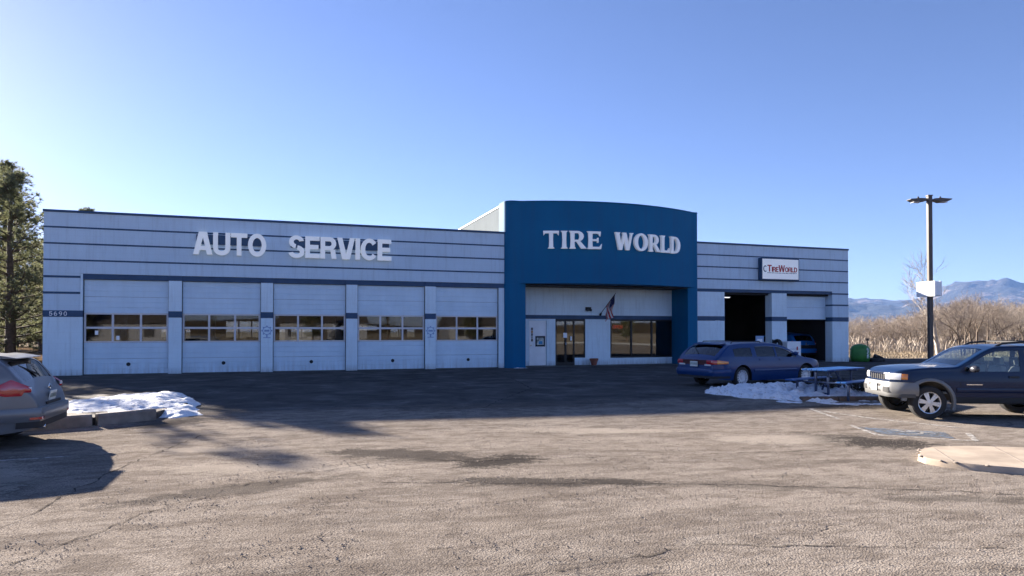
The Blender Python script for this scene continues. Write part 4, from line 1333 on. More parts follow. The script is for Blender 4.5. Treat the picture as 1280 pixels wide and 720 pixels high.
# corrugated quoin edge between the plain wall and the first open bay
for k in range(9):
    B('quoin_block', 'wall_white', 28.12, 28.40, -0.018, 0.0, 0.02 + k * 0.4066, 0.20 + k * 0.4066 if k * 0.4066 + 0.2 < DH else DH)

# shell: side and back walls, floor, roof
B('side_wall', 'wall_white_side', BX0, BX0 + 0.25, 0.282, 15.75, 0.0, 6.0)
B('side_wall', 'wall_white_side', BX1 - 0.25, BX1, 0.522, 15.75, 0.0, 6.0)
B('roof', 'roofing', BX0 + 0.05, BX1 - 0.05, 0.30, 15.9, 5.60, 5.75)
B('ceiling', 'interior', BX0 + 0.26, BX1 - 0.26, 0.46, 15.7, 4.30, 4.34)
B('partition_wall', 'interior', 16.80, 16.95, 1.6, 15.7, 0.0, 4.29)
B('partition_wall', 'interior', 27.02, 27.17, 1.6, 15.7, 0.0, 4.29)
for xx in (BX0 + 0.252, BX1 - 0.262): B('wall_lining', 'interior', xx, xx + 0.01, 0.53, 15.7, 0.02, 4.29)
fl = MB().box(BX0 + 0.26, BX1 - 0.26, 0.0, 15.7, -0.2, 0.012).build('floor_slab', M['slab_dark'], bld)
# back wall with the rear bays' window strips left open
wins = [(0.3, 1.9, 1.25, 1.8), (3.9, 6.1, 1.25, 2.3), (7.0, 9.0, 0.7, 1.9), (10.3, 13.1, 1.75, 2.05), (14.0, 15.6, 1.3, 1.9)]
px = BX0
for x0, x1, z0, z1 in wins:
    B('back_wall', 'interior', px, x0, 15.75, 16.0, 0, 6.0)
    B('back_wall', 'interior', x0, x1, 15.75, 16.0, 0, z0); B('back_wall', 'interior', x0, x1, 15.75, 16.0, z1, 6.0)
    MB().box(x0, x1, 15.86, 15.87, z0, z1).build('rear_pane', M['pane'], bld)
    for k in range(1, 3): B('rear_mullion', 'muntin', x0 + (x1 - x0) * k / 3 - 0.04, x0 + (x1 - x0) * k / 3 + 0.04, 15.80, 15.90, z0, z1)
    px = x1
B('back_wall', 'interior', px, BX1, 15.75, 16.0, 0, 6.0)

# ------------------------------------------------------------------ blue entrance front
def bow_plan(n=40, sag=1.05):
    """front edge of the entrance block seen from above, left to right"""
    pts = [(PX0 - 0.01, 0.75)]
    pts.append((PX0 - 0.01, 0.10))
    for i in range(1, 9):
        a = math.pi * (1 + 0.5 * i / 8)
        pts.append((PX0 + 0.44 + 0.45 * math.cos(a), 0.10 + 0.40 * math.sin(a)))
    xa, xb = PX0 + 0.66, 26.62
    for i in range(n + 1):
        u = i / n; x = xa + (xb - xa) * u
        pts.append((x, -0.30 - sag * (1 - (2 * u - 1) ** 2)))
    for i in range(1, 9):
        a = math.pi * (1.5 + 0.5 * i / 8)
        pts.append((PX1 - 0.22 + 0.22 * math.cos(a), 0.0 + 0.30 * math.sin(a)))
    pts.append((PX1 + 0.003, 0.75))
    return pts


plan = bow_plan()
FZ0, FZ1 = 3.87, 7.60
m = MB()
n = len(plan)
inner = [(min(max(x, PX0 + 0.25), PX1 - 0.25), 0.72) for x, y in plan]
m.v = [(x, y, FZ0) for x, y in plan] + [(x, y, FZ1) for x, y in plan] + [(x, y, FZ0) for x, y in inner] + [(x, y, FZ1) for x, y in inner]
for i in range(n - 1):
    m.f += [(i, i + 1, n + i + 1, n + i), (n + i, n + i + 1, 3 * n + i + 1, 3 * n + i), (i, i + 1, 2 * n + i + 1, 2 * n + i), (2 * n + i, 2 * n + i + 1, 3 * n + i + 1, 3 * n + i)]
m.build('entrance_fascia', M['stucco'], bld, smooth=40)
m = MB(); cop = [(x + (0.0), y - 0.03 if 0 < i < n - 1 else y) for i, (x, y) in enumerate(plan)]
m.v = [(x, y, FZ1 + 0.002) for x, y in cop] + [(x, y, FZ1 + 0.05) for x, y in cop] + [(x, y, FZ1 + 0.05) for x, y in inner]
for i in range(n - 1): m.f += [(i, i + 1, n + i + 1, n + i), (n + i, n + i + 1, 2 * n + i + 1, 2 * n + i)]
m.build('fascia_coping', M['stucco'], bld)
# columns: rounded outer corner below the fascia
lc = [p for p in plan[:10]] + [(17.45, -0.28), (17.70, -0.28), (17.72, -0.26), (17.72, 1.2), (PX0 - 0.01, 1.2)]
MB().prism(lc, 'Z', 0.0, FZ0 - 0.002).build('column', M['stucco'], bld, smooth=35)
rc_ = [(26.33, 1.2), (26.33, -0.26), (26.35, -0.28), (26.60, -0.28)] + plan[-9:-1] + [(PX1 + 0.003, 0.75), (PX1 + 0.003, 1.2)]
MB().prism(rc_, 'Z', 0.0, FZ0 - 0.002).build('column', M['stucco'], bld, smooth=35)
B('soffit', 'recess_dark', 17.73, 26.32, -0.25, 1.2, FZ0 - 0.06, FZ0 - 0.004)
# raised white box behind the fascia
B('raised_side_wall', 'wall_white_side', PX0 + 0.02, PX0 + 0.22, 0.76, 11.0, 5.76, 7.50)
B('raised_side_wall', 'wall_white_side', PX1 - 0.22, PX1 - 0.02, 0.76, 11.0, 5.76, 7.50)
B('raised_back_wall', 'wall_white', PX0 + 0.02, PX1 - 0.02, 11.0, 11.2, 5.76, 7.50)
B('raised_coping', 'letter_dim', PX0 - 0.02, PX0 + 0.26, 0.76, 11.25, 7.502, 7.56)
B('raised_coping', 'letter_dim', PX1 - 0.26, PX1 + 0.02, 0.76, 11.25, 7.502, 7.56)
B('raised_roof', 'roofing', PX0 + 0.22, PX1 - 0.22, 0.76, 11.0, 7.2, 7.3)
B('corner_flashing', 'letter_white', PX0 - 0.005, PX0 + 0.10, 0.60, 0.759, 6.24, 7.50)

# storefront wall at the back of the recess
SY = 1.2
def SW(name, mat, x0, x1, z0, z1, y0=SY, y1=SY + 0.2, **k): return B(name, mat, x0, x1, y0, y1, z0, z1, **k)
SW('storefront_wall', 'wall_white', 17.72, 26.40, 2.47, FZ0 - 0.062)
SW('blue_band', 'trim_blue', 17.72, 26.40, 2.285, 2.468, SY - 0.012)
SW('storefront_wall', 'wall_white', 17.72, 18.43, 0.0, 2.283)
SW('storefront_wall', 'wall_white', 19.335, 19.80, 0.0, 2.283)
SW('storefront_wall', 'wall_white', 21.40, 22.78, 0.0, 2.283)
SW('storefront_wall', 'wall_white', 20.83, 21.40, 0.0, 0.37)
SW('storefront_wall', 'wall_white', 22.78, 26.40, 0.0, 0.34)
SW('storefront_wall', 'wall_white', 18.431, 19.334, 2.20, 2.283)
# plain white service door with poster and stickers
sd = SW('service_door', 'letter_dim', 18.45, 19.315, 0.02, 2.195, SY + 0.03, SY + 0.08, bevel=0.006)
MB().box(18.76, 19.26, SY + 0.012, SY + 0.028, 0.94, 1.45).build('poster_frame', M['recess_dark'], sd)
M['poster'] = simple('poster print', (0.45, 0.50, 0.48), 0.5, var=0.85, vscale=7.0)
MB().box(18.83, 19.19, SY + 0.006, SY + 0.011, 1.02, 1.37).build('poster', M['poster'], sd)
MB().box(18.93, 19.12, SY + 0.001, SY + 0.0055, 1.06, 1.20).build('poster_patch', simple_once('poster blue', (0.05, 0.28, 0.55), 0.5), sd)
for k, cc in enumerate(((0.05, 0.04, 0.04), (0.45, 0.20, 0.05), (0.05, 0.05, 0.06), (0.35, 0.33, 0.30), (0.06, 0.05, 0.05))):
    MB().box(18.54, 18.63, SY + 0.020, SY + 0.028, 1.73 - k * 0.135, 1.85 - k * 0.135).build('sticker', simple_once('sticker tint %d' % k, cc, 0.5), sd)
MB().lathe([(0.001, -0.05), (0.03, -0.05), (0.03, 0.0)], 12, 'Y', (18.52, SY + 0.03, 1.0)).build('handle', M['chrome'], sd, smooth=40)
# glazed entrance: double door and side light
gdoor = MB().box(19.80, 19.87, SY + 0.02, SY + 0.10, 0.0, 2.28).box(20.30, 20.40, SY + 0.02, SY + 0.10, 0.08, 2.16).box(20.76, 20.83, SY + 0.02, SY + 0.10, 0.0, 2.28).box(21.35, 21.40, SY + 0.02, SY + 0.10, 0.375, 2.28)
gdoor.box(19.87, 20.76, SY + 0.022, SY + 0.098, 2.16, 2.279).box(20.83, 21.35, SY + 0.022, SY + 0.098, 2.18, 2.279).box(20.83, 21.35, SY + 0.022, SY + 0.098, 0.376, 0.44).box(19.87, 20.76, SY + 0.022, SY + 0.098, 0.0, 0.16)
gdo = gdoor.build('entrance_door', M['dark_frame'], bld)
for x0, x1, z0, z1 in ((19.87, 20.30, 0.16, 2.16), (20.40, 20.76, 0.16, 2.16), (20.83, 21.35, 0.44, 2.18)):
    MB().box(x0 + 0.001, x1 - 0.001, SY + 0.055, SY + 0.063, z0, z1).build('pane', M['store_pane'], gdo)
MB().box(20.22, 20.42, SY + 0.010, SY + 0.019, 1.36, 1.60).build('paper_notice', M['letter_white'], gdo)
MB().box(20.60, 20.68, SY + 0.008, SY + 0.019, 1.22, 1.44).build('paper_notice', M['letter_dim'], gdo)
MB().tube([(20.34, SY - 0.03, 0.85), (20.34, SY - 0.03, 1.2)], 0.014, 8).build('door_pull', M['chrome'], gdo, smooth=True)
# shop window: three panes
wf = MB()
for a, b in ((22.78, 22.86), (23.94, 24.03), (25.12, 25.21), (26.31, 26.40)): wf.box(a, b, SY + 0.02, SY + 0.11, 0.345, 2.28)
for a, b in ((22.86, 23.94), (24.03, 25.12), (25.21, 26.31)): wf.box(a, b, SY + 0.022, SY + 0.108, 0.345, 0.42).box(a, b, SY + 0.022, SY + 0.108, 2.20, 2.279)
wfo = wf.build('shop_window', M['dark_frame'], bld)
for a, b in ((22.86, 23.94), (24.03, 25.12), (25.21, 26.31)): MB().box(a + 0.001, b - 0.001, SY + 0.06, SY + 0.068, 0.42, 2.20).build('pane', M['store_pane'], wfo)
B('window_sill', 'wall_white', 22.76, 26.40, SY - 0.03, SY, 0.30, 0.343)
# shop interior behind the glass
B('shop_counter', 'interior', 23.2, 25.8, 4.6, 5.2, 0.012, 1.05)
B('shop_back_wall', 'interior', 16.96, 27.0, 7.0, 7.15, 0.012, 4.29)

# ------------------------------------------------------------------ signs
sg = thing('auto_service_sign', 'raised white letters reading AUTO SERVICE above the garage doors', 'sign', (3.8, -0.02, 4.72))
for x0, x1 in ((0.10, 2.62), (3.66, 7.70)): MB().box(x0, x1, -0.085, -0.01, 0.42, 0.80).build('raceway', M['trim_blue'], sg)
w1 = sum(SANS[c][0] for c in 'AUTO'); g1 = 0.03; s1 = 0.90; wd1 = (2.71 / s1 - 3 * g1) / w1
text(SANS, 'AUTO', s1, 0.19, M['glow_letter'], sg, (0.0, -0.0, 0.0), gap=g1, wide=wd1)
w2 = sum(SANS[c][0] for c in 'SERVICE'); g2 = 0.035; wd2 = (4.22 / s1 - 6 * g2) / w2
text(SANS, 'SERVICE', s1, 0.19, M['glow_letter'], sg, (3.57, -0.0, 0.0), gap=g2, wide=wd2)


def bow_y(x):
    xa, xb = PX0 + 0.66, 26.62
    u = (x - xa) / (xb - xa); return -0.30 - 1.05 * (1 - (2 * u - 1) ** 2), 4 * 1.05 * (2 * u - 1) / (xb - xa)


sg = thing('tire_world_sign', 'raised white serif letters reading TIRE WORLD on the curved blue front', 'sign', (18.3, -0.9, 5.45))
x = 18.40; s2 = 0.80
for word, tot in (('TIRE', 2.62), ('WORLD', 3.86)):
    ww = sum(SERIF[c][0] for c in word); wd = (tot / s2 - 0.05 * (len(word) - 1)) / ww
    for ch in word:
        adv = SERIF[ch][0] * wd * s2
        yc, sl = bow_y(x + adv / 2); an = math.atan(sl)
        y0 = yc - sl * adv / 2
        letter_mesh(SERIF, ch, s2, 0.13, wd).build('letter', M['glow_letter_dim'], sg, loc=(x - 18.3, y0 - 0.02 + 0.9, 0.0), rot=(0, 0, an))
        x += adv + 0.05 * s2
    x += 0.60

sg = thing('box_sign', 'white box sign with red Tire World lettering on the right wing', 'sign', (30.78, -0.30, 4.37))
MB().box(0.0, 2.41, 0.006, 0.285, 0.0, 1.15).build('cabinet', M['trim_blue'], sg, bevel=0.01)
MB().box(0.05, 2.36, -0.004, 0.005, 0.05, 1.10).build('sign_face', M['glow_letter'], sg)
x = 0.36
for ch, hgt in (('T', 0.36), ('I', 0.26), ('R', 0.26), ('E', 0.26), ('W', 0.36), ('O', 0.26), ('R', 0.26), ('L', 0.26), ('D', 0.26)):
    letter_mesh(SANS, ch, hgt, 0.006, 1.0).build('letter', M['sign_red'], sg, loc=(x, -0.0045, 0.43)); x += (SANS[ch][0] + 0.02) * hgt
sx_ = x
tm = MB()
for q in _arc(0.22, 0.58, 0.12, 0.17, 50, 310, 0.045, 0.05): tm.prism(q, 'Y', -0.010, -0.0045)
tm.build('tyre_logo', M['sign_blue'], sg)
un = MB(); x = 0.36
for k in range(13):
    w = 0.07 + 0.05 * ((k * 7) % 3); un.box(x, x + w, -0.009, -0.0045, 0.355, 0.385); x += w + 0.03
un.build('small_print', M['sign_blue'], sg)


# ------------------------------------------------------------------ place the vehicles
def place_by_wheel(wx, wy, hub_local, rz):
    c, s = math.cos(rz), math.sin(rz)
    return (wx - (c * hub_local[0] - s * hub_local[1]), wy - (s * hub_local[0] + c * hub_local[1]))


rz = R_(155)
px_, py_ = place_by_wheel(20.49, -18.46, (1.35, 0.88), rz)
build_suv((px_, py_, gz(20.5, -18.4) - 0.004), rz)
rz = math.atan2(0.45, 2.77)
px_, py_ = place_by_wheel(20.06, -12.68, (-1.38, -0.90), rz)
build_wagon((px_, py_, 0.0), rz)
rz = R_(180)
build_hatch('hatchback', 'grey hatchback with large red tail light at the left edge', (3.70 - 2.19, -17.05, gz(3, -17) - 0.004), rz, M['paint_grey'])
build_hatch('hatchback', 'bright blue hatchback seen from behind inside the half-open garage bay', (35.62, 4.0, 0.012), R_(90), M['paint_sky'], False, tail_panel=True).scale = (1.0, 0.95, 1.10)

# ------------------------------------------------------------------ snow
def snow_material():
    t = NT('old snow'); v = t.coord()
    a = t.noise(v, 3.0, 6, 0.6); d = t.noise(v, 9.0, 7, 0.7)
    c = t.ramp(a, [(0.3, (0.78, 0.80, 0.83)), (0.7, (0.88, 0.89, 0.90))])
    t.base(t.mix(t.ramp(d, [(0.52, 0.0), (0.70, 0.80)]), c, (0.30, 0.26, 0.22)))
    t.set(Roughness=0.75, Normal=t.bump(t.noise(v, 14.0, 6, 0.65), 0.9, 0.04), Subsurface_Weight=0.0, Specular_IOR_Level=0.3)
    return t.m


M['snow'] = snow_material()


def snow_bank(name, label, outline, peak, seed, step=0.05, lump=0.075, floor=0.0):
    """heap whose edge follows an outline; height grows inwards with lumps"""
    P = [Vector((a, b, 0)) for a, b in outline]
    x0, x1 = min(p.x for p in P) - 0.2, max(p.x for p in P) + 0.2; y0, y1 = min(p.y for p in P) - 0.2, max(p.y for p in P) + 0.2
    A = np.array([(p.x, p.y) for p in P])

    def dist(x, y):
        d = 1e9; inside = False; n = len(A)
        for i in range(n):
            a = A[i]; b = A[(i + 1) % n]; ab = b - a; t_ = max(0, min(1, ((x - a[0]) * ab[0] + (y - a[1]) * ab[1]) / (ab @ ab)))
            d = min(d, math.hypot(x - a[0] - t_ * ab[0], y - a[1] - t_ * ab[1]))
            if (a[1] > y) != (b[1] > y) and x < (b[0] - a[0]) * (y - a[1]) / (b[1] - a[1]) + a[0]: inside = not inside
        return d if inside else -d
    nx = int((x1 - x0) / step); ny = int((y1 - y0) / step)
    m = MB(); H = {}
    for i in range(nx + 1):
        for j in range(ny + 1):
            x = x0 + (x1 - x0) * i / nx; y = y0 + (y1 - y0) * j / ny
            d = dist(x, y) + 0.22 * mnoise.fractal(Vector((x * 1.7, y * 1.7, seed)), 0.8, 2.0, 4)
            pk = peak(x, y)
            hh = pk * (1 - math.exp(-max(0, d) / 0.28)) if d > 0 else d * 0.6
            if d > 0: hh += lump * min(1, d / 0.25) * (0.75 * abs(mnoise.fractal(Vector((x * 2.1, y * 2.1, seed + 3)), 0.9, 2.1, 4)) + 0.30 * mnoise.noise(Vector((x * 6, y * 6, seed))) + 0.18 * mnoise.noise(Vector((x * 15, y * 15, seed))))
            H[i, j] = (x, y, gz(x, y) + floor + max(-0.05, hh - 0.01), d)
    ids = {}
    for k, p in H.items(): ids[k] = len(m.v); m.v.append(p[:3])
    for i in range(nx):
        for j in range(ny):
            q = [(i, j), (i + 1, j), (i + 1, j + 1), (i, j + 1)]
            if max(H[k][3] for k in q) > -0.06: m.f.append(tuple(ids[k] for k in q))
    o = m.build(name, M['snow'], smooth=True, fix=False)
    # drop loose vertices
    bm = bmesh.new(); bm.from_mesh(o.data); bmesh.ops.delete(bm, geom=[v for v in bm.verts if not v.link_faces], context='VERTS'); bm.to_mesh(o.data); bm.free()
    return tag(o, label, 'snow')


snow_bank('snow_pile', 'sunlit snow pile on the kerbed bed beside the grey hatchback',
          [(1.6, -11.4), (2.6, -11.2), (4.0, -9.9), (4.9, -10.6), (5.3, -12.6), (5.5, -14.5), (5.15, -15.05), (4.78, -14.6), (3.9, -15.05), (3.0, -15.2), (1.8, -14.8)],
          lambda x, y: 0.11 + 0.11 * math.exp(-((x - 4.3) ** 2 / 1.3 + (y + 12.4) ** 2 / 3.5)), 4.0)
snow_bank('snow_pile', 'shaded blue-white snow bank around the picnic table',
          [(18.1, -13.25), (19.2, -13.0), (20.6, -13.25), (22.6, -13.5), (24.6, -14.5), (24.2, -15.9), (22.8, -16.15), (21.9, -15.95), (21.2, -15.6), (20.5, -15.75), (19.6, -15.45), (18.2, -14.6)],
          lambda x, y: 0.09 + 0.10 * math.exp(-((x - 19.7) ** 2 / 0.9 + (y + 13.75) ** 2 / 0.25)) + 0.08 * math.exp(-((x - 21.0) ** 2 / 2.4 + (y + 13.9) ** 2 / 0.3)), 9.0, lump=0.20)
snow_bank('snow_patch', 'thin grey slush strip in front of the shaded snow bank',
          [(18.6, -14.9), (19.8, -15.62), (21.2, -15.95), (22.4, -16.25), (22.0, -16.5), (20.4, -16.15), (19.0, -15.45)], lambda x, y: 0.035, 12.0, lump=0.03)
snow_bank('snow_patch', 'small snow remnant at the foot of the left blue column', [(17.0, -0.55), (17.75, -0.5), (17.8, -0.32), (17.0, -0.34)], lambda x, y: 0.07, 15.0, 0.05, 0.03)
snow_bank('snow_patch', 'thin snow strip along the shop window wall', [(22.9, 0.35), (26.2, 0.3), (26.2, 0.62), (24.0, 0.66), (22.9, 0.55)], lambda x, y: 0.03, 18.0, 0.06, 0.03)
snow_bank('snow_patch', 'small snow scrap on the line beside the grey hatchback', [(2.4, -18.5), (3.5, -18.45), (3.75, -18.7), (3.3, -18.95), (2.4, -18.9)], lambda x, y: 0.035, 21.0, 0.05, 0.03)

# ------------------------------------------------------------------ kerbs, bed, concrete island
M['kerb'] = simple('weathered concrete kerb', (0.23, 0.195, 0.165), 0.9, var=0.3, vscale=5, bump=0.5, bscale=50)
M['kerb_tan'] = simple('tan concrete', (0.37, 0.30, 0.23), 0.88, var=0.22, vscale=2.2, bump=0.35, bscale=70)
M['kerb_brown'] = simple('muddy brown kerb', (0.12, 0.085, 0.065), 0.95, var=0.4, vscale=4, bump=0.6, bscale=40)
M['soil'] = simple('dark wet soil', (0.055, 0.043, 0.034), 0.95, var=0.4, vscale=6, bump=0.8, bscale=25)


def kerb_block(label, a, b, w=0.16, hgt=0.21, group='kerb blocks edging the snowy beds', mat='kerb'):
    a = Vector((a[0], a[1], 0)); b = Vector((b[0], b[1], 0)); L = (b - a).length
    an = math.atan2(b.y - a.y, b.x - a.x)
    m = MB().prism([(-w / 2, -0.08), (w / 2, -0.08), (w / 2, hgt - 0.03), (w / 2 - 0.03, hgt), (-w / 2 + 0.03, hgt), (-w / 2, hgt - 0.03)], 'X', 0, L)
    o = m.build('kerb_block', M[mat], None, bevel=0.012)
    o.location = (a.x, a.y, gz(a.x, a.y)); o.rotation_euler = (0, -math.atan2(gz(b.x, b.y) - gz(a.x, a.y), L), an)
    return tag(o, label, 'kerb', group)


kerb_block('stone kerb block half hidden by the grey hatchback bumper', (2.2, -15.95), (3.86, -15.48))
kerb_block('stone kerb block ending at the tip of the sunlit snow pile', (3.92, -15.46), (4.80, -14.98))
kerb_block('left brown kerb stone poking out of the shaded snow', (19.75, -15.40), (20.75, -15.55), hgt=0.11, mat='kerb_brown')
kerb_block('right brown kerb stone poking out of the shaded snow', (20.80, -15.56), (22.0, -15.80), hgt=0.11, mat='kerb_brown')
bed = MB()
bp = [(1.0, -15.9), (2.2, -15.9), (3.86, -15.42), (4.78, -14.92), (5.2, -13.0), (4.6, -10.5), (3.8, -9.8), (1.0, -11.0)]
bed.prism(bp, 'Z', -0.1, 0.10)
tag(bed.build('planting_bed', M['soil'], bevel=0.03), kind='structure')

isl = [(16.31, -21.74), (16.45, -21.62), (16.68, -21.53), (16.95, -21.49), (17.49, -21.62), (18.18, -22.01), (20.3, -23.5), (19.4, -25.2), (16.9, -23.7), (16.47, -23.18), (16.12, -22.78), (15.93, -22.45), (15.90, -22.2), (16.02, -21.97)]
m = MB(); n = len(isl); z0 = -0.30
cx_, cy_ = 17.3, -22.7
def sh(p, k): return (cx_ + (p[0] - cx_) * k, cy_ + (p[1] - cy_) * k)
zt_ = gz(17, -22) + 0.095
lv = [([sh(p, 1.015) for p in isl], z0), (isl, zt_ - 0.025), ([sh(p, 0.985) for p in isl], zt_), ([sh(p, 0.90) for p in isl], zt_ + 0.006)]
for pts, z in lv: m.v += [(x, y, z) for x, y in pts]
for k in range(len(lv) - 1):
    for i in range(n): m.f.append((k * n + i, k * n + (i + 1) % n, (k + 1) * n + (i + 1) % n, (k + 1) * n + i))
m.f.append(tuple((len(lv) - 1) * n + i for i in range(n)))
io = tag(m.build('traffic_island', M['kerb_tan'], smooth=30), 'tan concrete kerbed island at the lower right corner', 'island')
for (ax_, ay_), (bx_, by_) in (((16.75, -21.62), (16.05, -22.5)), ((17.75, -21.84), (16.62, -23.2)), ((18.9, -22.6), (17.6, -23.95))):
    MB().bar((ax_, ay_, zt_ + 0.006), (bx_, by_, zt_ + 0.006), 0.016, 0.006).build('joint', M['kerb'], io)
for k in range(14):
    a = isl[k % len(isl)]; b = isl[(k + 1) % len(isl)]; u = rng.uniform(0.1, 0.9); q = (a[0] + (b[0] - a[0]) * u, a[1] + (b[1] - a[1]) * u)
    mm = MB(); ellipsoid(mm, (q[0], q[1], zt_ - 0.004), (rng.uniform(0.02, 0.06), rng.uniform(0.02, 0.05), 0.012), 4, 7); mm.build('chip', M['kerb'], io, smooth=True)

# ------------------------------------------------------------------ blue picnic table
M['table_blue'] = simple('blue plastic coating', (0.012, 0.09, 0.30), 0.35, var=0.2)
M['table_frame'] = simple('dark blue steel tube', (0.012, 0.03, 0.085), 0.4, var=0.2)
tb = thing('picnic_table', 'blue picnic table with benches standing in the shaded snow', 'picnic table', (21.35, -14.85, gz(21.3, -14.9) + 0.0), R_(19))
for k in range(5):
    y = -0.36 + 0.145 * k
    MB().box(-1.02, 1.02, y, y + 0.13, 0.715, 0.755).build('top_board', M['table_blue'], tb, bevel=0.008)
for s in (1, -1):
    for k in range(2):
        y = s * 0.70 - 0.14 + 0.145 * k
        MB().box(-1.02, 1.02, y, y + 0.13, 0.42, 0.455).build('bench_board', M['table_blue'], tb, bevel=0.008)
for x in (-0.62, 0.62):
    for s in (1, -1):
        MB().bar((x, s * 0.17, 0.70), (x, s * 0.17, -0.05), 0.05, 0.05).build('leg', M['table_frame'], tb)
        MB().bar((x, s * 0.70, 0.41), (x, s * 0.70, -0.05), 0.05, 0.05).build('bench_leg', M['table_frame'], tb)
    MB().bar((x, -0.78, 0.395), (x, 0.78, 0.395), 0.045, 0.04).build('cross_tube', M['table_frame'], tb)
    MB().bar((x, -0.17, 0.10), (x, 0.17, 0.10), 0.045, 0.04).build('cross_tube', M['table_frame'], tb)
    MB().bar((x, 0, 0.20), (0.06 * (1 if x > 0 else -1), 0, 0.69), 0.035, 0.035).build('brace', M['table_frame'], tb)
    MB().bar((x, -0.34, 0.695), (x, 0.34, 0.695), 0.05, 0.036).build('cross_tube', M['table_frame'], tb)


# ------------------------------------------------------------------ low dark plants by the table
def shrub(label, loc, r, hgt, nleaf, mat, group, seed):
    rr = random.Random(seed)
    root = thing('low_shrub', label, 'shrub', loc, 0, group)
    st = MB(); lf = MB()
    for k in range(22):
        a = rr.uniform(0, 6.28); q = rr.uniform(0.2, 1) * r
        tip = Vector((math.cos(a) * q, math.sin(a) * q, hgt * rr.uniform(0.5, 1)))
        st.tube([(0, 0, -0.05), tip * 0.5 + Vector((0, 0, 0.05)), tip], [0.012, 0.008, 0.003], 4, False)
        for j in range(nleaf):
            p = tip * rr.uniform(0.35, 1.0) + Vector((rr.gauss(0, 0.05), rr.gauss(0, 0.05), rr.gauss(0, 0.03)))
            d = Vector((rr.gauss(0, 1), rr.gauss(0, 1), rr.gauss(0, 0.7))).normalized(); s_ = d.cross(Vector((rr.gauss(0, 1), rr.gauss(0, 1), 1))).normalized()
            L = rr.uniform(0.05, 0.09)
            lf.add([p, p + d * L * 0.5 + s_ * L * 0.28, p + d * L, p + d * L * 0.5 - s_ * L * 0.28], [(0, 1, 2, 3)])
    st.build('stems', M['soil'], root); lf.build('leaves', mat, root, fix=False)
    return root


M['shrub_leaf'] = simple('dark winter leaves', (0.035, 0.035, 0.022), 0.8, var=0.5, vscale=8)
shrub('low dark shrub between the picnic table and the vehicle bumper', (22.15, -15.0, gz(22, -15) + 0.05), 0.55, 0.42, 16, M['shrub_leaf'], 'low shrubs by the picnic table', 3)
shrub('low dark shrub under the right end of the picnic table', (21.75, -14.3, gz(22, -14) + 0.05), 0.5, 0.38, 16, M['shrub_leaf'], 'low shrubs by the picnic table', 4)

# ------------------------------------------------------------------ light pole
M['bronze'] = simple('bronze painted steel', (0.085, 0.068, 0.058), 0.5, var=0.15)
pl = thing('light_pole', 'tall bronze parking lot light pole with two flat lamp heads', 'light pole', (33.49, -7.735, 0.0), R_(-20)); pl.scale = (1.043, 1.043, 1.038)
MB().box(-0.085, 0.085, -0.085, 0.085, 0.30, 7.22).build('pole', M['bronze'], pl, bevel=0.02)
MB().lathe([(0.001, 0.30), (0.30, 0.30), (0.32, 0.26), (0.32, -0.1)], 20).build('base', M['kerb'], pl, smooth=40)
MB().box(-0.10, 0.10, -0.10, 0.10, 7.221, 7.26).build('pole_cap', M['bronze'], pl)
for s in (1, -1):
    hd = MB().prism([(s * 0.13, 7.02), (s * 0.30, 6.99), (s * 0.40, 6.95), (s * 0.72, 7.0), (s * 0.84, 7.06), (s * 0.84, 7.09), (s * 0.40, 7.12), (s * 0.13, 7.10)], 'Y', -0.17, 0.17).build('lamp_head', M['bronze'], pl, bevel=0.01)
    MB().box(s * 0.55 - 0.15, s * 0.55 + 0.15, -0.13, 0.13, 6.955, 6.965).build('lens', M['letter_dim'], hd)
    MB().lathe([(0.001, 0.10), (0.035, 0.09), (0.04, 0.0)], 10, 'Z', (s * 0.45, 0, 7.11)).build('photocell', M['car_black'], hd, smooth=40)
ps = thing('pole_sign_box', 'blank white sign box strapped to the light pole', 'sign', (33.49, -7.735, 3.17), R_(-4))
MB().box(-0.19, -0.10, -0.42, 0.52, 0.0, 0.64).build('panel', M['letter_white'], ps, bevel=0.006)
MB().box(0.10, 0.19, -0.42, 0.52, 0.0, 0.64).build('panel', M['letter_white'], ps, bevel=0.006)
MB().box(-0.098, 0.098, -0.415, -0.39, 0.02, 0.62).build('end_panel', M['letter_dim'], ps)
for z in (0.14, 0.50): MB().box(-0.099, 0.099, -0.10, -0.087, z, z + 0.03).build('strap', M['chrome'], ps)

# ------------------------------------------------------------------ green bin, post, tyres by the right corner
M['bin_green'] = simple('green plastic', (0.045, 0.20, 0.035), 0.5, var=0.2, vscale=4, bump=0.1)
bn = thing('collection_bin', 'round green collection bin with white lettering at the right corner', 'bin', (37.50, -0.10, 0.0))
MB().lathe([(0.001, 0.0), (0.40, 0.0), (0.47, 0.06), (0.52, 0.35), (0.50, 0.68), (0.44, 0.82), (0.30, 0.93), (0.12, 0.97), (0.001, 0.98)], 36).build('shell', M['bin_green'], bn, smooth=50)
MB().lathe([(0.50, 0.66), (0.525, 0.67), (0.525, 0.71), (0.49, 0.72)], 36).build('rim', M['bin_green'], bn, smooth=50)
lt = MB(); rr = random.Random(5)
for k in range(9):      # column of small white characters running down the front
    z = 0.20 + k * 0.065
    for q in range(3):
        a = R_(-98 + 8 + rr.choice((-7, -3, 1, 5))); r = 0.53 if z < 0.6 else 0.525
        a2 = a + R_(5)
        lt.add([(r * math.cos(a), r * math.sin(a), z), (r * math.cos(a2), r * math.sin(a2), z), (r * math.cos(a2), r * math.sin(a2), z + 0.045), (r * math.cos(a), r * math.sin(a), z + 0.045)], [(0, 1, 2, 3)])
lt.build('lettering', M['letter_white'], bn)
po = thing('slim_post', 'slim dark post standing right of the green bin', 'post', (38.25, 0.1, 0.0))
MB().tube([(0, 0, 0), (0, 0, 1.25)], 0.025, 8).build('shaft', M['dark_frame'], po, smooth=40)
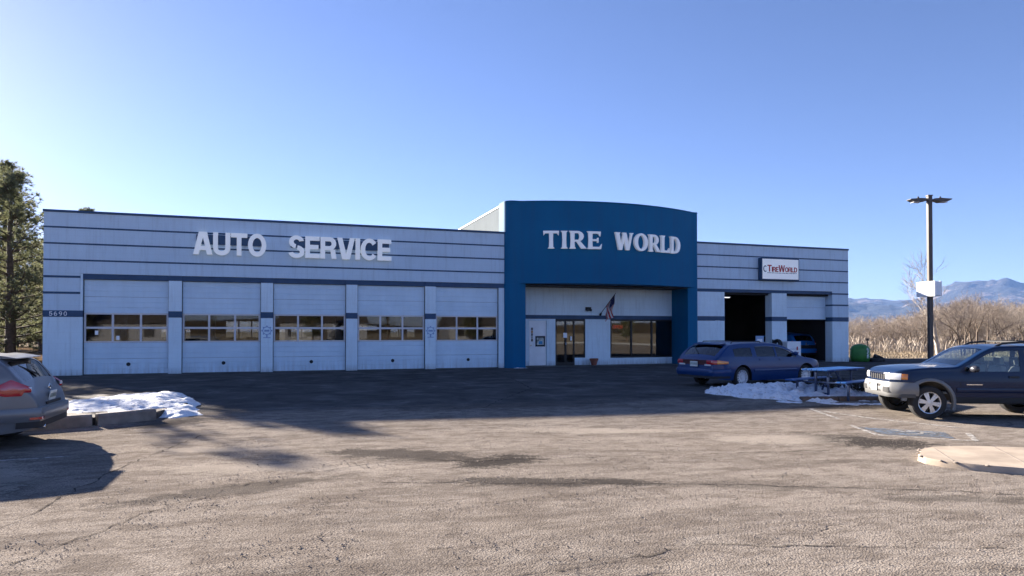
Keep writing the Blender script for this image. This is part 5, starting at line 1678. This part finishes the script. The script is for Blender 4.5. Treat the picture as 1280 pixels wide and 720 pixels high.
MB().box(-0.08, 0.08, -0.02, 0.02, 1.15, 1.28).build('plate', M['dark_frame'], po)
def tyre(label, loc, rot, group):
    o = MB().lathe([(0.19, -0.09), (0.30, -0.10), (0.32, -0.06), (0.32, 0.06), (0.30, 0.10), (0.19, 0.09), (0.20, 0.0)], 30, 'Z', closed=True).build('loose_tyre', M['tyre'], smooth=40, loc=loc, rot=rot)
    return tag(o, label, 'tyre', group)
tyre('loose black tyre lying nearest the green bin', (38.15, -0.55, 0.10), (0, 0, 0), 'loose tyres by the corner')
tyre('loose black tyre propped beyond the green bin', (38.75, -0.20, 0.18), (R_(25), R_(15), 0), 'loose tyres by the corner')

# ------------------------------------------------------------------ things about the entrance
fp = thing('flag', 'drooping striped flag on a slanted pole above the entrance', 'flag', (22.21, 1.19, 2.52))
MB().tube([(0, 0, 0), (0.35, -1.0, 1.02)], 0.016, 8).build('flagpole', M['dark_frame'], fp, smooth=40)
MB().bar((0, 0.0, -0.04), (0.02, -0.07, 0.07), 0.09, 0.06).build('bracket', M['dark_frame'], fp)


def flag_material():
    t = NT('flag cloth'); c = t.n('TexCoord'); s = t.n('SeparateXYZ'); t.l(c.outputs['UV'], s.inputs[0])
    k = t.math('GREATER_THAN', t.math('FRACT', t.math('MULTIPLY', s.outputs['Y'], 6.5)), 0.5)
    col = t.mix(k, (0.42, 0.02, 0.03), (0.62, 0.62, 0.62))
    inn = t.math('MULTIPLY', t.math('LESS_THAN', s.outputs['X'], 0.42), t.math('GREATER_THAN', s.outputs['Y'], 0.46))
    vo = t.n('TexVoronoi'); vo.inputs['Scale'].default_value = 22; t.l(c.outputs['UV'], vo.inputs['Vector'])
    can = t.mix(t.math('LESS_THAN', vo.outputs['Distance'], 0.18), (0.015, 0.02, 0.09), (0.6, 0.6, 0.62))
    t.base(t.mix(inn, col, can)); t.set(Roughness=0.85)
    return t.m


M['flag'] = flag_material()
nu, nv = 22, 16; me = bpy.data.meshes.new('cloth')
V = []; F = []
for i in range(nu + 1):
    for j in range(nv + 1):
        u, v = i / nu, j / nv
        t_ = 0.42 + 0.55 * v                       # hoist runs along the pole
        hx, hy, hz = 0.35 * t_, -1.0 * t_, 1.02 * t_
        drop = u * 1.05
        fold = 0.07 * math.sin(u * 9 + v * 5) * u + 0.05 * math.sin(v * 12 + u * 3) * u
        V.append((hx - 0.10 * u + fold, hy * (1 - 0.42 * u) - 0.20 * u + 0.05 * math.cos(u * 8 + v * 7) * u, hz - drop * (0.75 + 0.35 * v) * 1.0))
for i in range(nu):
    for j in range(nv): a = i * (nv + 1) + j; F.append((a, a + nv + 1, a + nv + 2, a + 1))
me.from_pydata(V, [], F)
uv = me.uv_layers.new(name='uv')
for lp in me.loops:
    i, j = divmod(lp.vertex_index, nv + 1); uv.data[lp.index].uv = (i / nu, j / nv)
me.materials.append(M['flag']); me.polygons.foreach_set('use_smooth', [True] * len(me.polygons))
linko('cloth', me, fp)

wl = thing('wall_lamp', 'small black twin floodlight on the white wall above the entrance', 'lamp', (21.55, 1.19, 2.76))
MB().box(-0.15, 0.15, -0.05, 0.0, -0.04, 0.12).build('housing', M['car_black'], wl, bevel=0.01)
for s in (-0.08, 0.08): MB().lathe([(0.001, -0.14), (0.06, -0.14), (0.055, -0.04), (0.03, 0.0)], 14, 'Y', (s, -0.02, -0.03)).build('lamp_cup', M['car_black'], wl, smooth=40)

M['terracotta'] = simple('terracotta', (0.26, 0.085, 0.055), 0.8, var=0.2, bump=0.2)
pt = thing('flower_pot', 'terracotta flower pot standing beside the entrance door', 'pot', (21.70, 0.85, 0.012))
MB().lathe([(0.001, 0.0), (0.13, 0.0), (0.19, 0.24), (0.215, 0.24), (0.22, 0.33), (0.19, 0.33), (0.18, 0.27), (0.001, 0.26)], 24).build('pot', M['terracotta'], pt, smooth=35)
MB().lathe([(0.001, 0.275), (0.178, 0.272)], 16).build('soil', M['soil'], pt)

M['neon'] = NT('red neon tube').m
nb = M['neon'].node_tree.nodes['Principled BSDF']
nb.inputs['Base Color'].default_value = (0.6, 0.02, 0.02, 1); nb.inputs['Emission Color'].default_value = (1.0, 0.05, 0.03, 1); nb.inputs['Emission Strength'].default_value = 0.22
on = thing('open_sign', 'small lit red sign hanging inside the shop window', 'sign', (22.98, 1.38, 1.78))
text(SANS_THIN, 'OPEN', 0.17, 0.02, M['neon'], on, (0.02, 0, 0.04), gap=0.08)
MB().box(-0.03, 0.58, 0.01, 0.03, -0.01, 0.26).build('backing', M['car_black'], on)

# ------------------------------------------------------------------ workshop contents seen through the open bays
cb = thing('tool_cabinet', 'white cabinet with red print standing in front of the half-open bay', 'cabinet', (32.42, -0.55, 0.0), R_(-6))
MB().box(-0.40, 0.40, -0.25, 0.25, 0.10, 1.15).build('body', M['letter_dim'], cb, bevel=0.015)
for z in (0.42, 0.75): MB().box(-0.37, 0.37, -0.256, -0.252, z, z + 0.012).build('drawer_gap', M['car_black'], cb)
for x0 in (-0.34, 0.34):
    for y0 in (-0.2, 0.2): MB().lathe([(0.05, -0.02), (0.05, 0.02)], 12, 'X', (x0, y0, 0.05)).build('castor', M['tyre'], cb)
MB().box(0.14, 0.22, -0.2575, -0.2525, 0.70, 0.88).box(0.10, 0.26, -0.257, -0.2525, 0.56, 0.60).build('red_print', M['sign_red'], cb)
wm = thing('wheel_balancer', 'dark wheel balancer machine left of the white cabinet', 'machine', (31.62, -0.45, 0.0))
MB().box(-0.22, 0.22, -0.2, 0.25, 0.0, 0.72).build('base', M['car_black'], wm, bevel=0.03)
MB().lathe([(0.17, -0.09), (0.28, -0.10), (0.30, 0), (0.28, 0.10), (0.17, 0.09)], 24, 'X', (0.0, 0.0, 0.98), closed=True).build('mounted_tyre', M['tyre'], wm, smooth=40)
MB().bar((-0.2, 0.1, 0.7), (-0.2, 0.1, 1.25), 0.05, 0.05).build('arm', M['car_black'], wm)
bs = thing('barrier_sign', 'small blue and white notice on a stand behind the blue wagon', 'sign', (29.9, -1.2, 0.0), R_(-10))
MB().bar((0, 0, 0), (0, 0, 0.9), 0.05, 0.05).build('stand', M['chrome'], bs)
MB().box(-0.22, 0.22, -0.02, 0.02, 0.85, 1.45).build('board', simple_once('pale blue board', (0.25, 0.38, 0.60), 0.5), bs, bevel=0.01)
MB().box(-0.14, 0.14, -0.026, -0.0205, 1.02, 1.30).build('notice', M['letter_dim'], bs)
fx = thing('ceiling_light', 'dim strip light under the ceiling of the open bay', 'lamp', (30.4, 3.2, 3.6), R_(12))
MB().box(-1.2, 1.2, -0.10, 0.10, 0.04, 0.10).build('housing', M['letter_dim'], fx)
tube = NT('tube light').m; tube.node_tree.nodes['Principled BSDF'].inputs['Emission Color'].default_value = (0.9, 0.92, 1, 1); tube.node_tree.nodes['Principled BSDF'].inputs['Emission Strength'].default_value = 0.35
for s in (-0.05, 0.05): MB().tube([(-1.15, s, 0.02), (1.15, s, 0.02)], 0.018, 8).build('tube', tube, fx)
for i, (x, y, hgt) in enumerate(((29.2, 7.5, 1.9), (31.0, 9.0, 1.5), (33.2, 8.5, 2.0))):
    rk = thing('tyre_rack', ['dark storage rack at the left of the open bay', 'dark storage rack deep inside the open bay', 'dark storage rack behind the bright blue hatchback'][i], 'rack', (x, y, 0.012), 0, 'workshop racks')
    for sx in (-0.5, 0.5):
        for sy_ in (-0.25, 0.25): MB().bar((sx, sy_, 0), (sx, sy_, hgt), 0.05, 0.05).build('upright', M['dark_frame'], rk)
    for z in (0.3, hgt * 0.55, hgt - 0.05): MB().box(-0.52, 0.52, -0.28, 0.28, z, z + 0.04).build('shelf', M['interior'], rk)
    for k in range(3): MB().lathe([(0.16, -0.09), (0.27, -0.10), (0.29, 0), (0.27, 0.10), (0.16, 0.09)], 18, 'X', (-0.3 + 0.3 * k, 0, 0.63), closed=True).build('stored_tyre', M['tyre'], rk, smooth=40)
# vehicles' silhouettes are not seen in the left bays: lifts and benches are
for i, (x, y) in enumerate(((1.6, 5.0), (5.2, 6.0), (8.6, 5.4), (12.0, 6.2))):
    lf = thing('car_lift', ['two post lift behind the garage door nearest the house number', 'two post lift behind the second garage door from the left', 'two post lift behind the middle garage door', 'two post lift behind the fourth garage door'][i], 'lift', (x, y, 0.012), 0, 'lifts inside the workshop')
    for s in (-1.2, 1.2): MB().box(s - 0.12, s + 0.12, -0.15, 0.15, 0, 3.2).build('post', M['table_frame'], lf)
    MB().box(-1.3, 1.3, -0.08, 0.08, 3.2, 3.35).build('top_beam', M['table_frame'], lf)
    for s in (-1, 1): MB().bar((s * 1.1, 0, 1.3), (s * 0.3, 0.6, 1.35), 0.1, 0.08).build('lift_arm', M['dark_frame'], lf)


# ------------------------------------------------------------------ trees
M['bark'] = simple('grey brown bark', (0.15, 0.115, 0.088), 0.9, var=0.3, vscale=6, bump=0.6, bscale=30)
M['bark_pale'] = simple('pale bark', (0.42, 0.37, 0.31), 0.85, var=0.35, vscale=4, bump=0.4, bscale=25)
M['twig'] = simple('bare twigs', (0.27, 0.22, 0.18), 0.9, var=0.25, vscale=1.5)
M['twig_tan'] = simple('tan bare twigs', (0.35, 0.295, 0.24), 0.9, var=0.25, vscale=1.5)
M['pine_bark'] = simple('pine bark', (0.10, 0.07, 0.05), 0.9, var=0.4, vscale=7, bump=0.8, bscale=20)


def needle_mat():
    t = NT('pine needles'); v = t.coord()
    c = t.ramp(t.noise(v, 1.8, 4), [(0.3, (0.10, 0.115, 0.060)), (0.55, (0.20, 0.21, 0.115)), (0.75, (0.31, 0.30, 0.18))])
    t.base(c); t.set(Roughness=0.6, Specular_IOR_Level=0.4)
    tl = t.n('BsdfTranslucent'); t.l(c, tl.inputs[0]); mx = t.n('MixShader'); mx.inputs[0].default_value = 0.5
    t.l(t.b.outputs[0], mx.inputs[1]); t.l(tl.outputs[0], mx.inputs[2]); t.l(mx.outputs[0], t.out.inputs['Surface'])
    return t.m


M['needles'] = needle_mat()


def bare_tree_meshes(seed, height, spread=0.55, stems=3, depth=5, twig='twig', bark='bark', up=0.25, thick=1.0):
    rr = random.Random(seed); tr = MB(); tw = MB()

    def grow(p, d, L, r, lv):
        n = 3 if lv < 3 else 2
        pts = [p]; q = p
        for i in range(n):
            d = (d + Vector((rr.gauss(0, 0.16), rr.gauss(0, 0.16), rr.gauss(0, 0.10) + up * 0.18))).normalized()
            q = q + d * (L / n); pts.append(q)
        r1 = r * 0.62
        rad = [r + (r1 - r) * i / n for i in range(n + 1)]
        if lv >= 3: tw.tube(pts, rad, 3, False)
        else: tr.tube(pts, rad, 6 if lv < 2 else 5, False)
        if lv == depth: return
        k = rr.choice((3, 4)) if lv < depth - 1 else rr.choice((4, 5))
        for i in range(k):
            t_ = rr.uniform(0.35, 1.0) if i else 1.0
            idx = min(n, max(1, int(round(t_ * n))))
            az = rr.uniform(0, 6.283); axis = d.cross(Vector((math.cos(az), math.sin(az), rr.uniform(-0.4, 0.4))))
            if axis.length < 0.05: continue
            nd = Matrix.Rotation(rr.gauss(spread, 0.18) * (0.5 if i == 0 else 1), 3, axis.normalized()) @ d
            grow(pts[idx], nd, L * rr.uniform(0.60, 0.82), max(0.0055, r1 * rr.uniform(0.5, 0.75)), lv + 1)
    for s in range(stems):
        a = rr.uniform(0, 6.283)
        d = Vector((math.cos(a) * 0.35 * (stems > 1), math.sin(a) * 0.35 * (stems > 1), 1)).normalized()
        grow(Vector((math.cos(a) * 0.12 * (stems > 1), math.sin(a) * 0.12 * (stems > 1), -0.1)), d, height * 0.30, 0.016 * height * thick, 0)
    zmax = max(v[2] for v in tw.v); k = height / zmax
    for m in (tr, tw): m.v = [(x * k, y * k, z * k) for x, y, z in m.v]
    return tr.mesh('trunk', M[bark], True, False), tw.mesh('crown', M[twig], False, False)


protos = [bare_tree_meshes(11, 6.0, 0.6, 4, 5, 'twig_tan'), bare_tree_meshes(12, 6.5, 0.5, 3, 5, 'twig'), bare_tree_meshes(13, 5.0, 0.75, 5, 5, 'twig_tan'), bare_tree_meshes(14, 7.0, 0.5, 2, 5, 'twig')]


def bare_tree(k, x, y, sc, rz, label, group=None, pm=None):
    t, c = pm or protos[k]
    root = thing('bare_tree', label, 'tree', (x, y, -0.03), rz, group); root.scale = (sc, sc, sc)
    linko('trunk', t, root); linko('crown', c, root)
    return root


def at_bearing(px, dep):
    """ground point seen dep metres in front of the camera at a given bearing column"""
    r = (px - 640) / 850.0 * dep; c, s = math.cos(-0.3282), math.sin(-0.3282)
    return (cam.location.x + r * c - dep * s, cam.location.y + r * s + dep * c)


pale = bare_tree_meshes(31, 7.4, 0.42, 1, 5, 'twig_tan', 'bark_pale', 0.35, 1.25)
x, y = at_bearing(1173, 47)
bare_tree(0, x, y, 1.0, 0.6, 'pale barked bare tree right behind the light pole', None, pale)
rt = random.Random(77)
spots = []
for dep, n, lo, hi in ((47, 4, 1183, 1285), (58, 6, 1085, 1290), (70, 8, 1062, 1290), (86, 13, 1050, 1310), (105, 15, 1045, 1310), (130, 17, 1040, 1310)):
    for i in range(n):
        px = lo + (hi - lo) * (i + rt.uniform(0.1, 0.9)) / n
        spots.append((px, dep * rt.uniform(0.94, 1.06)))
ORD = ('first', 'second', 'third', 'fourth', 'fifth', 'sixth', 'seventh', 'eighth', 'ninth', 'tenth', 'eleventh', 'twelfth', 'thirteenth', 'fourteenth', 'fifteenth', 'sixteenth', 'seventeenth')
near_px = sorted(p for p, d in spots if d <= 80)
lefts = [p for p in near_px if p < 1163][::-1]; rights = [p for p in near_px if p >= 1163]


def near_label(px):
    if px < 1163: return 'bare brown tree at the near edge of the thicket, %s left of the light pole' % ORD[lefts.index(px)]
    return 'bare brown tree at the near edge of the thicket, %s right of the light pole' % ORD[rights.index(px)]


for i, (px, dep) in enumerate(spots):
    x, y = at_bearing(px, dep)
    k = rt.randrange(4); yt = np.interp(px, (1050, 1110, 1180, 1300), (398, 391, 380, 371)) + rt.uniform(-9, 9) - (10 if dep < 52 else 0); hh = (415 - yt) / 850 * dep + 1.66
    hp = (6.0, 6.5, 5.0, 7.0)[k]
    far = dep > 80
    bare_tree(k, x, y, hh / hp, rt.uniform(0, 6.28), 'bare brown tree in the far thicket right of the building' if far else near_label(px),
              'far bare trees of the thicket' if far else 'near bare trees of the thicket')

# tangle of dry brush and tall grass under the trees
br = MB(); rb = random.Random(5)
for i in range(15000):
    dep = rb.uniform(54, 135); px = rb.uniform(1030, 1350); x, y = at_bearing(px, dep)
    h_ = rb.uniform(0.5, 2.4) * (0.55 + 0.45 * mnoise.noise(Vector((x * 0.12, y * 0.12, 0))))
    w_ = rb.uniform(0.012, 0.03); a = rb.uniform(0, 3.14); lx, ly = rb.gauss(0, 0.35) * h_, rb.gauss(0, 0.35) * h_
    dx, dy = math.cos(a) * w_, math.sin(a) * w_
    br.add([(x - dx, y - dy, -0.05), (x + dx, y + dy, -0.05), (x + lx * 0.5 + dx * .6, y + ly * 0.5 + dy * .6, h_ * 0.6), (x + lx, y + ly, h_)], [(0, 1, 2), (0, 2, 3)])
tag(br.build('dry_brush', M['twig_tan'], fix=False), 'tangle of dry tan brush below the bare trees', 'brush', None, 'stuff')
gr_ = MB()
for i in range(16000):
    dep = rb.uniform(40, 75); px = rb.uniform(1030, 1350); x, y = at_bearing(px, dep)
    if y < 3.2 and x < 57: continue
    h_ = rb.uniform(0.06, 0.20); a = rb.uniform(0, 3.14); dx, dy = math.cos(a) * 0.02, math.sin(a) * 0.02
    gr_.add([(x - dx, y - dy, -0.04), (x + dx, y + dy, -0.04), (x + rb.gauss(0, .08), y + rb.gauss(0, .08), h_)], [(0, 1, 2)])
M['straw'] = simple('straw grass', (0.33, 0.26, 0.175), 0.9, var=0.3)
tag(gr_.build('dry_grass', M['straw'], fix=False), 'dry straw coloured grass beyond the lot edge', 'grass', None, 'stuff')


def pine_meshes(seed, height, radius, base=0.12, dens=1.0):
    rr = random.Random(seed); tr = MB(); nd = MB()
    tr.tube([(0, 0, -0.2), (0.05, 0.02, height * 0.3), (0.0, 0.08, height * 0.65), (0.03, 0.0, height * 0.98)], [0.026 * height, 0.020 * height, 0.010 * height, 0.002 * height], 9, False)

    def clump(p, d, L):
        for k in range(26):
            e = (d * 0.7 + Vector((rr.gauss(0, 0.65), rr.gauss(0, 0.65), rr.gauss(0, 0.55) + 0.15))).normalized()
            s_ = e.cross(Vector((rr.gauss(0, 1), rr.gauss(0, 1), rr.gauss(0, 1)))).normalized() * 0.011
            q = p + e * L * rr.uniform(0.7, 1.1)
            nd.add([p - s_, p + s_, q], [(0, 1, 2)])
    z = height * base
    while z < height * 0.985:
        f = (z / height - base) / (1 - base)
        prof = radius * (0.55 + 0.45 * min(1, f / 0.25)) * (1 - f) ** 0.75 + 0.12
        for b in range(rr.choice((4, 5, 6))):
            a = rr.uniform(0, 6.283); L = prof * rr.uniform(0.55, 1.15)
            d = Vector((math.cos(a), math.sin(a), 0.12 + 0.45 * f))
            pts = []; q = Vector((0, 0, z)); n = 5
            for i in range(n + 1):
                pts.append(q.copy()); q = q + d.normalized() * (L / n); d = d + Vector((rr.gauss(0, .10), rr.gauss(0, .10), 0.09 - 0.04 * (i < 2)))
            tr.tube(pts, [0.035 * (1 - f) + 0.012 - i * 0.005 * (1 - f) for i in range(n + 1)], 4, False)
            for i in range(2, n + 1):
                m_ = max(1, int((3 + L * 2.2) * dens))
                for c in range(m_):
                    off = Vector((rr.gauss(0, 1), rr.gauss(0, 1), rr.gauss(0, 0.5))) * 0.26 * (0.5 + L * 0.28)
                    p = pts[i] + off; dd = (off + (pts[i] - pts[i - 1]) * 1.2); dd.normalize()
                    if off.length > 0.16: tr.tube([pts[i], p], [0.009, 0.005], 3, False)
                    clump(p, dd, rr.uniform(0.16, 0.26))
        z += rr.uniform(0.15, 0.30) / dens
    return tr.mesh('trunk', M['pine_bark'], True, False), nd.mesh('crown', M['needles'], False, False)


pm1 = pine_meshes(3, 12.2, 3.5); pm2 = pine_meshes(8, 10.0, 2.5); pm3 = pine_meshes(21, 9.7, 1.9, 0.2, 0.42)


def pine(pm, x, y, sc, rz, label, group='pines left of the building'):
    root = thing('pine_tree', label, 'tree', (x, y, -0.03), rz, group); root.scale = (sc, sc, sc)
    linko('trunk', pm[0], root); linko('crown', pm[1], root)
    return root


x, y = at_bearing(5, 42); pine(pm1, x, y, 1.0, 0.4, 'tall tufted pine tree at the left end of the building')
x, y = at_bearing(52, 54); pine(pm2, x, y, 0.82, 2.0, 'shorter pine tree behind the left corner of the building')
x, y = at_bearing(108, 60); pine(pm1, x, y, 1.03, 1.0, 'pine whose tip just shows above the roof near the left corner')
pine(pine_meshes(33, 8.8, 2.9, 0.08, 0.66), -3.75, 4.5, 1.0, 1.2, 'fullest olive green pine closest to the left corner of the building')
pine(pm3, -6.25, 4.7, 1.0, 4.0, 'pine outside the left edge casting branch shadows on the lot')
pine(pm1, -13.5, 12.0, 0.95, 5.2, 'farther pine outside the left edge shading the ground by the building')
for i, (px, dep, sc, lab) in enumerate(((-14, 66, 0.9, 'pine behind the tall left pine, cut by the frame edge'), (22, 78, 0.72, 'small far pine left of the building, between two nearer trunks'), (46, 90, 0.8, 'far pine peeping past the left corner of the building'))):
    x, y = at_bearing(px, dep); pine(pm2 if i % 2 else pm1, x, y, sc, 1.3 * i, lab)
# needle litter under the pines
lit = ground_sheet('needle_litter', simple('needle litter soil', (0.14, 0.095, 0.06), 0.95, var=0.5, vscale=2.5, bump=0.6, bscale=12, spec=0.0), ((-16, 2.5), (-1.6, 2.5), (-1.6, 60), (-45, 60)), -0.012, 6)
tag(lit, kind='structure')

# ------------------------------------------------------------------ across the road, behind the camera: seen only mirrored in the glass
M['house_wall'] = simple('pale house siding', (0.22, 0.22, 0.23), 0.8)
M['house_roof'] = simple('brown shingle roof', (0.06, 0.05, 0.045), 0.9)
for i, (x, y, w, d, hgt, lab) in enumerate(((-14, -84, 12, 8, 2.9, 'pale low house across the road mirrored in the leftmost door glass'), (14, -92, 14, 9, 3.2, 'wide pale house across the road mirrored in the middle door glass'), (40, -88, 11, 8, 2.8, 'pale low house across the road mirrored in the rightmost door glass'))):
    hs = thing('house', lab, 'house', (x, y, 0), 0, 'houses across the road')
    MB().box(-w / 2, w / 2, -d / 2, d / 2, -0.3, hgt).build('wall', M['house_wall'], hs)
    MB().prism([(-d / 2 - 0.4, hgt - 0.05), (d / 2 + 0.4, hgt - 0.05), (0, hgt + 1.7)], 'X', -w / 2 - 0.3, w / 2 + 0.3).build('roof', M['house_roof'], hs)
    for k in range(3): MB().box(-w / 2 + 1.2 + k * w * 0.3, -w / 2 + 2.6 + k * w * 0.3, d / 2 - 0.02, d / 2 + 0.04, 0.9, 2.1).build('window', M['dark_frame'], hs)
    MB().box(-0.5, 0.5, d / 2 - 0.02, d / 2 + 0.03, 0.0, 2.05).build('door', M['house_roof'], hs)
rm = random.Random(9)
for i in range(9):
    x = -30 + i * 13.5 + rm.uniform(-3, 3); pine(pm2 if i % 2 else pm3, x, -72 - rm.uniform(0, 14), rm.uniform(0.6, 0.95), rm.uniform(0, 6), 'pine across the road, mirrored in the door and shop glass', 'pines across the road')

# ------------------------------------------------------------------ haze
hz = MB().box(-12600, 12600, -12600, 12600, -8, 900).build('haze', None)
t = NT('haze air'); t.t.nodes.remove(t.b)
pv = t.n('VolumePrincipled'); pv.inputs['Density Attribute'].default_value = ''; pv.inputs['Color'].default_value = (0.26, 0.48, 1.0, 1); pv.inputs['Density'].default_value = 4.0e-5; pv.inputs['Anisotropy'].default_value = 0.1
t.l(pv.outputs[0], t.out.inputs['Volume'])
hz.data.materials.append(t.m)
tag(hz, 'thin blue haze filling the air', 'haze', None, 'stuff')
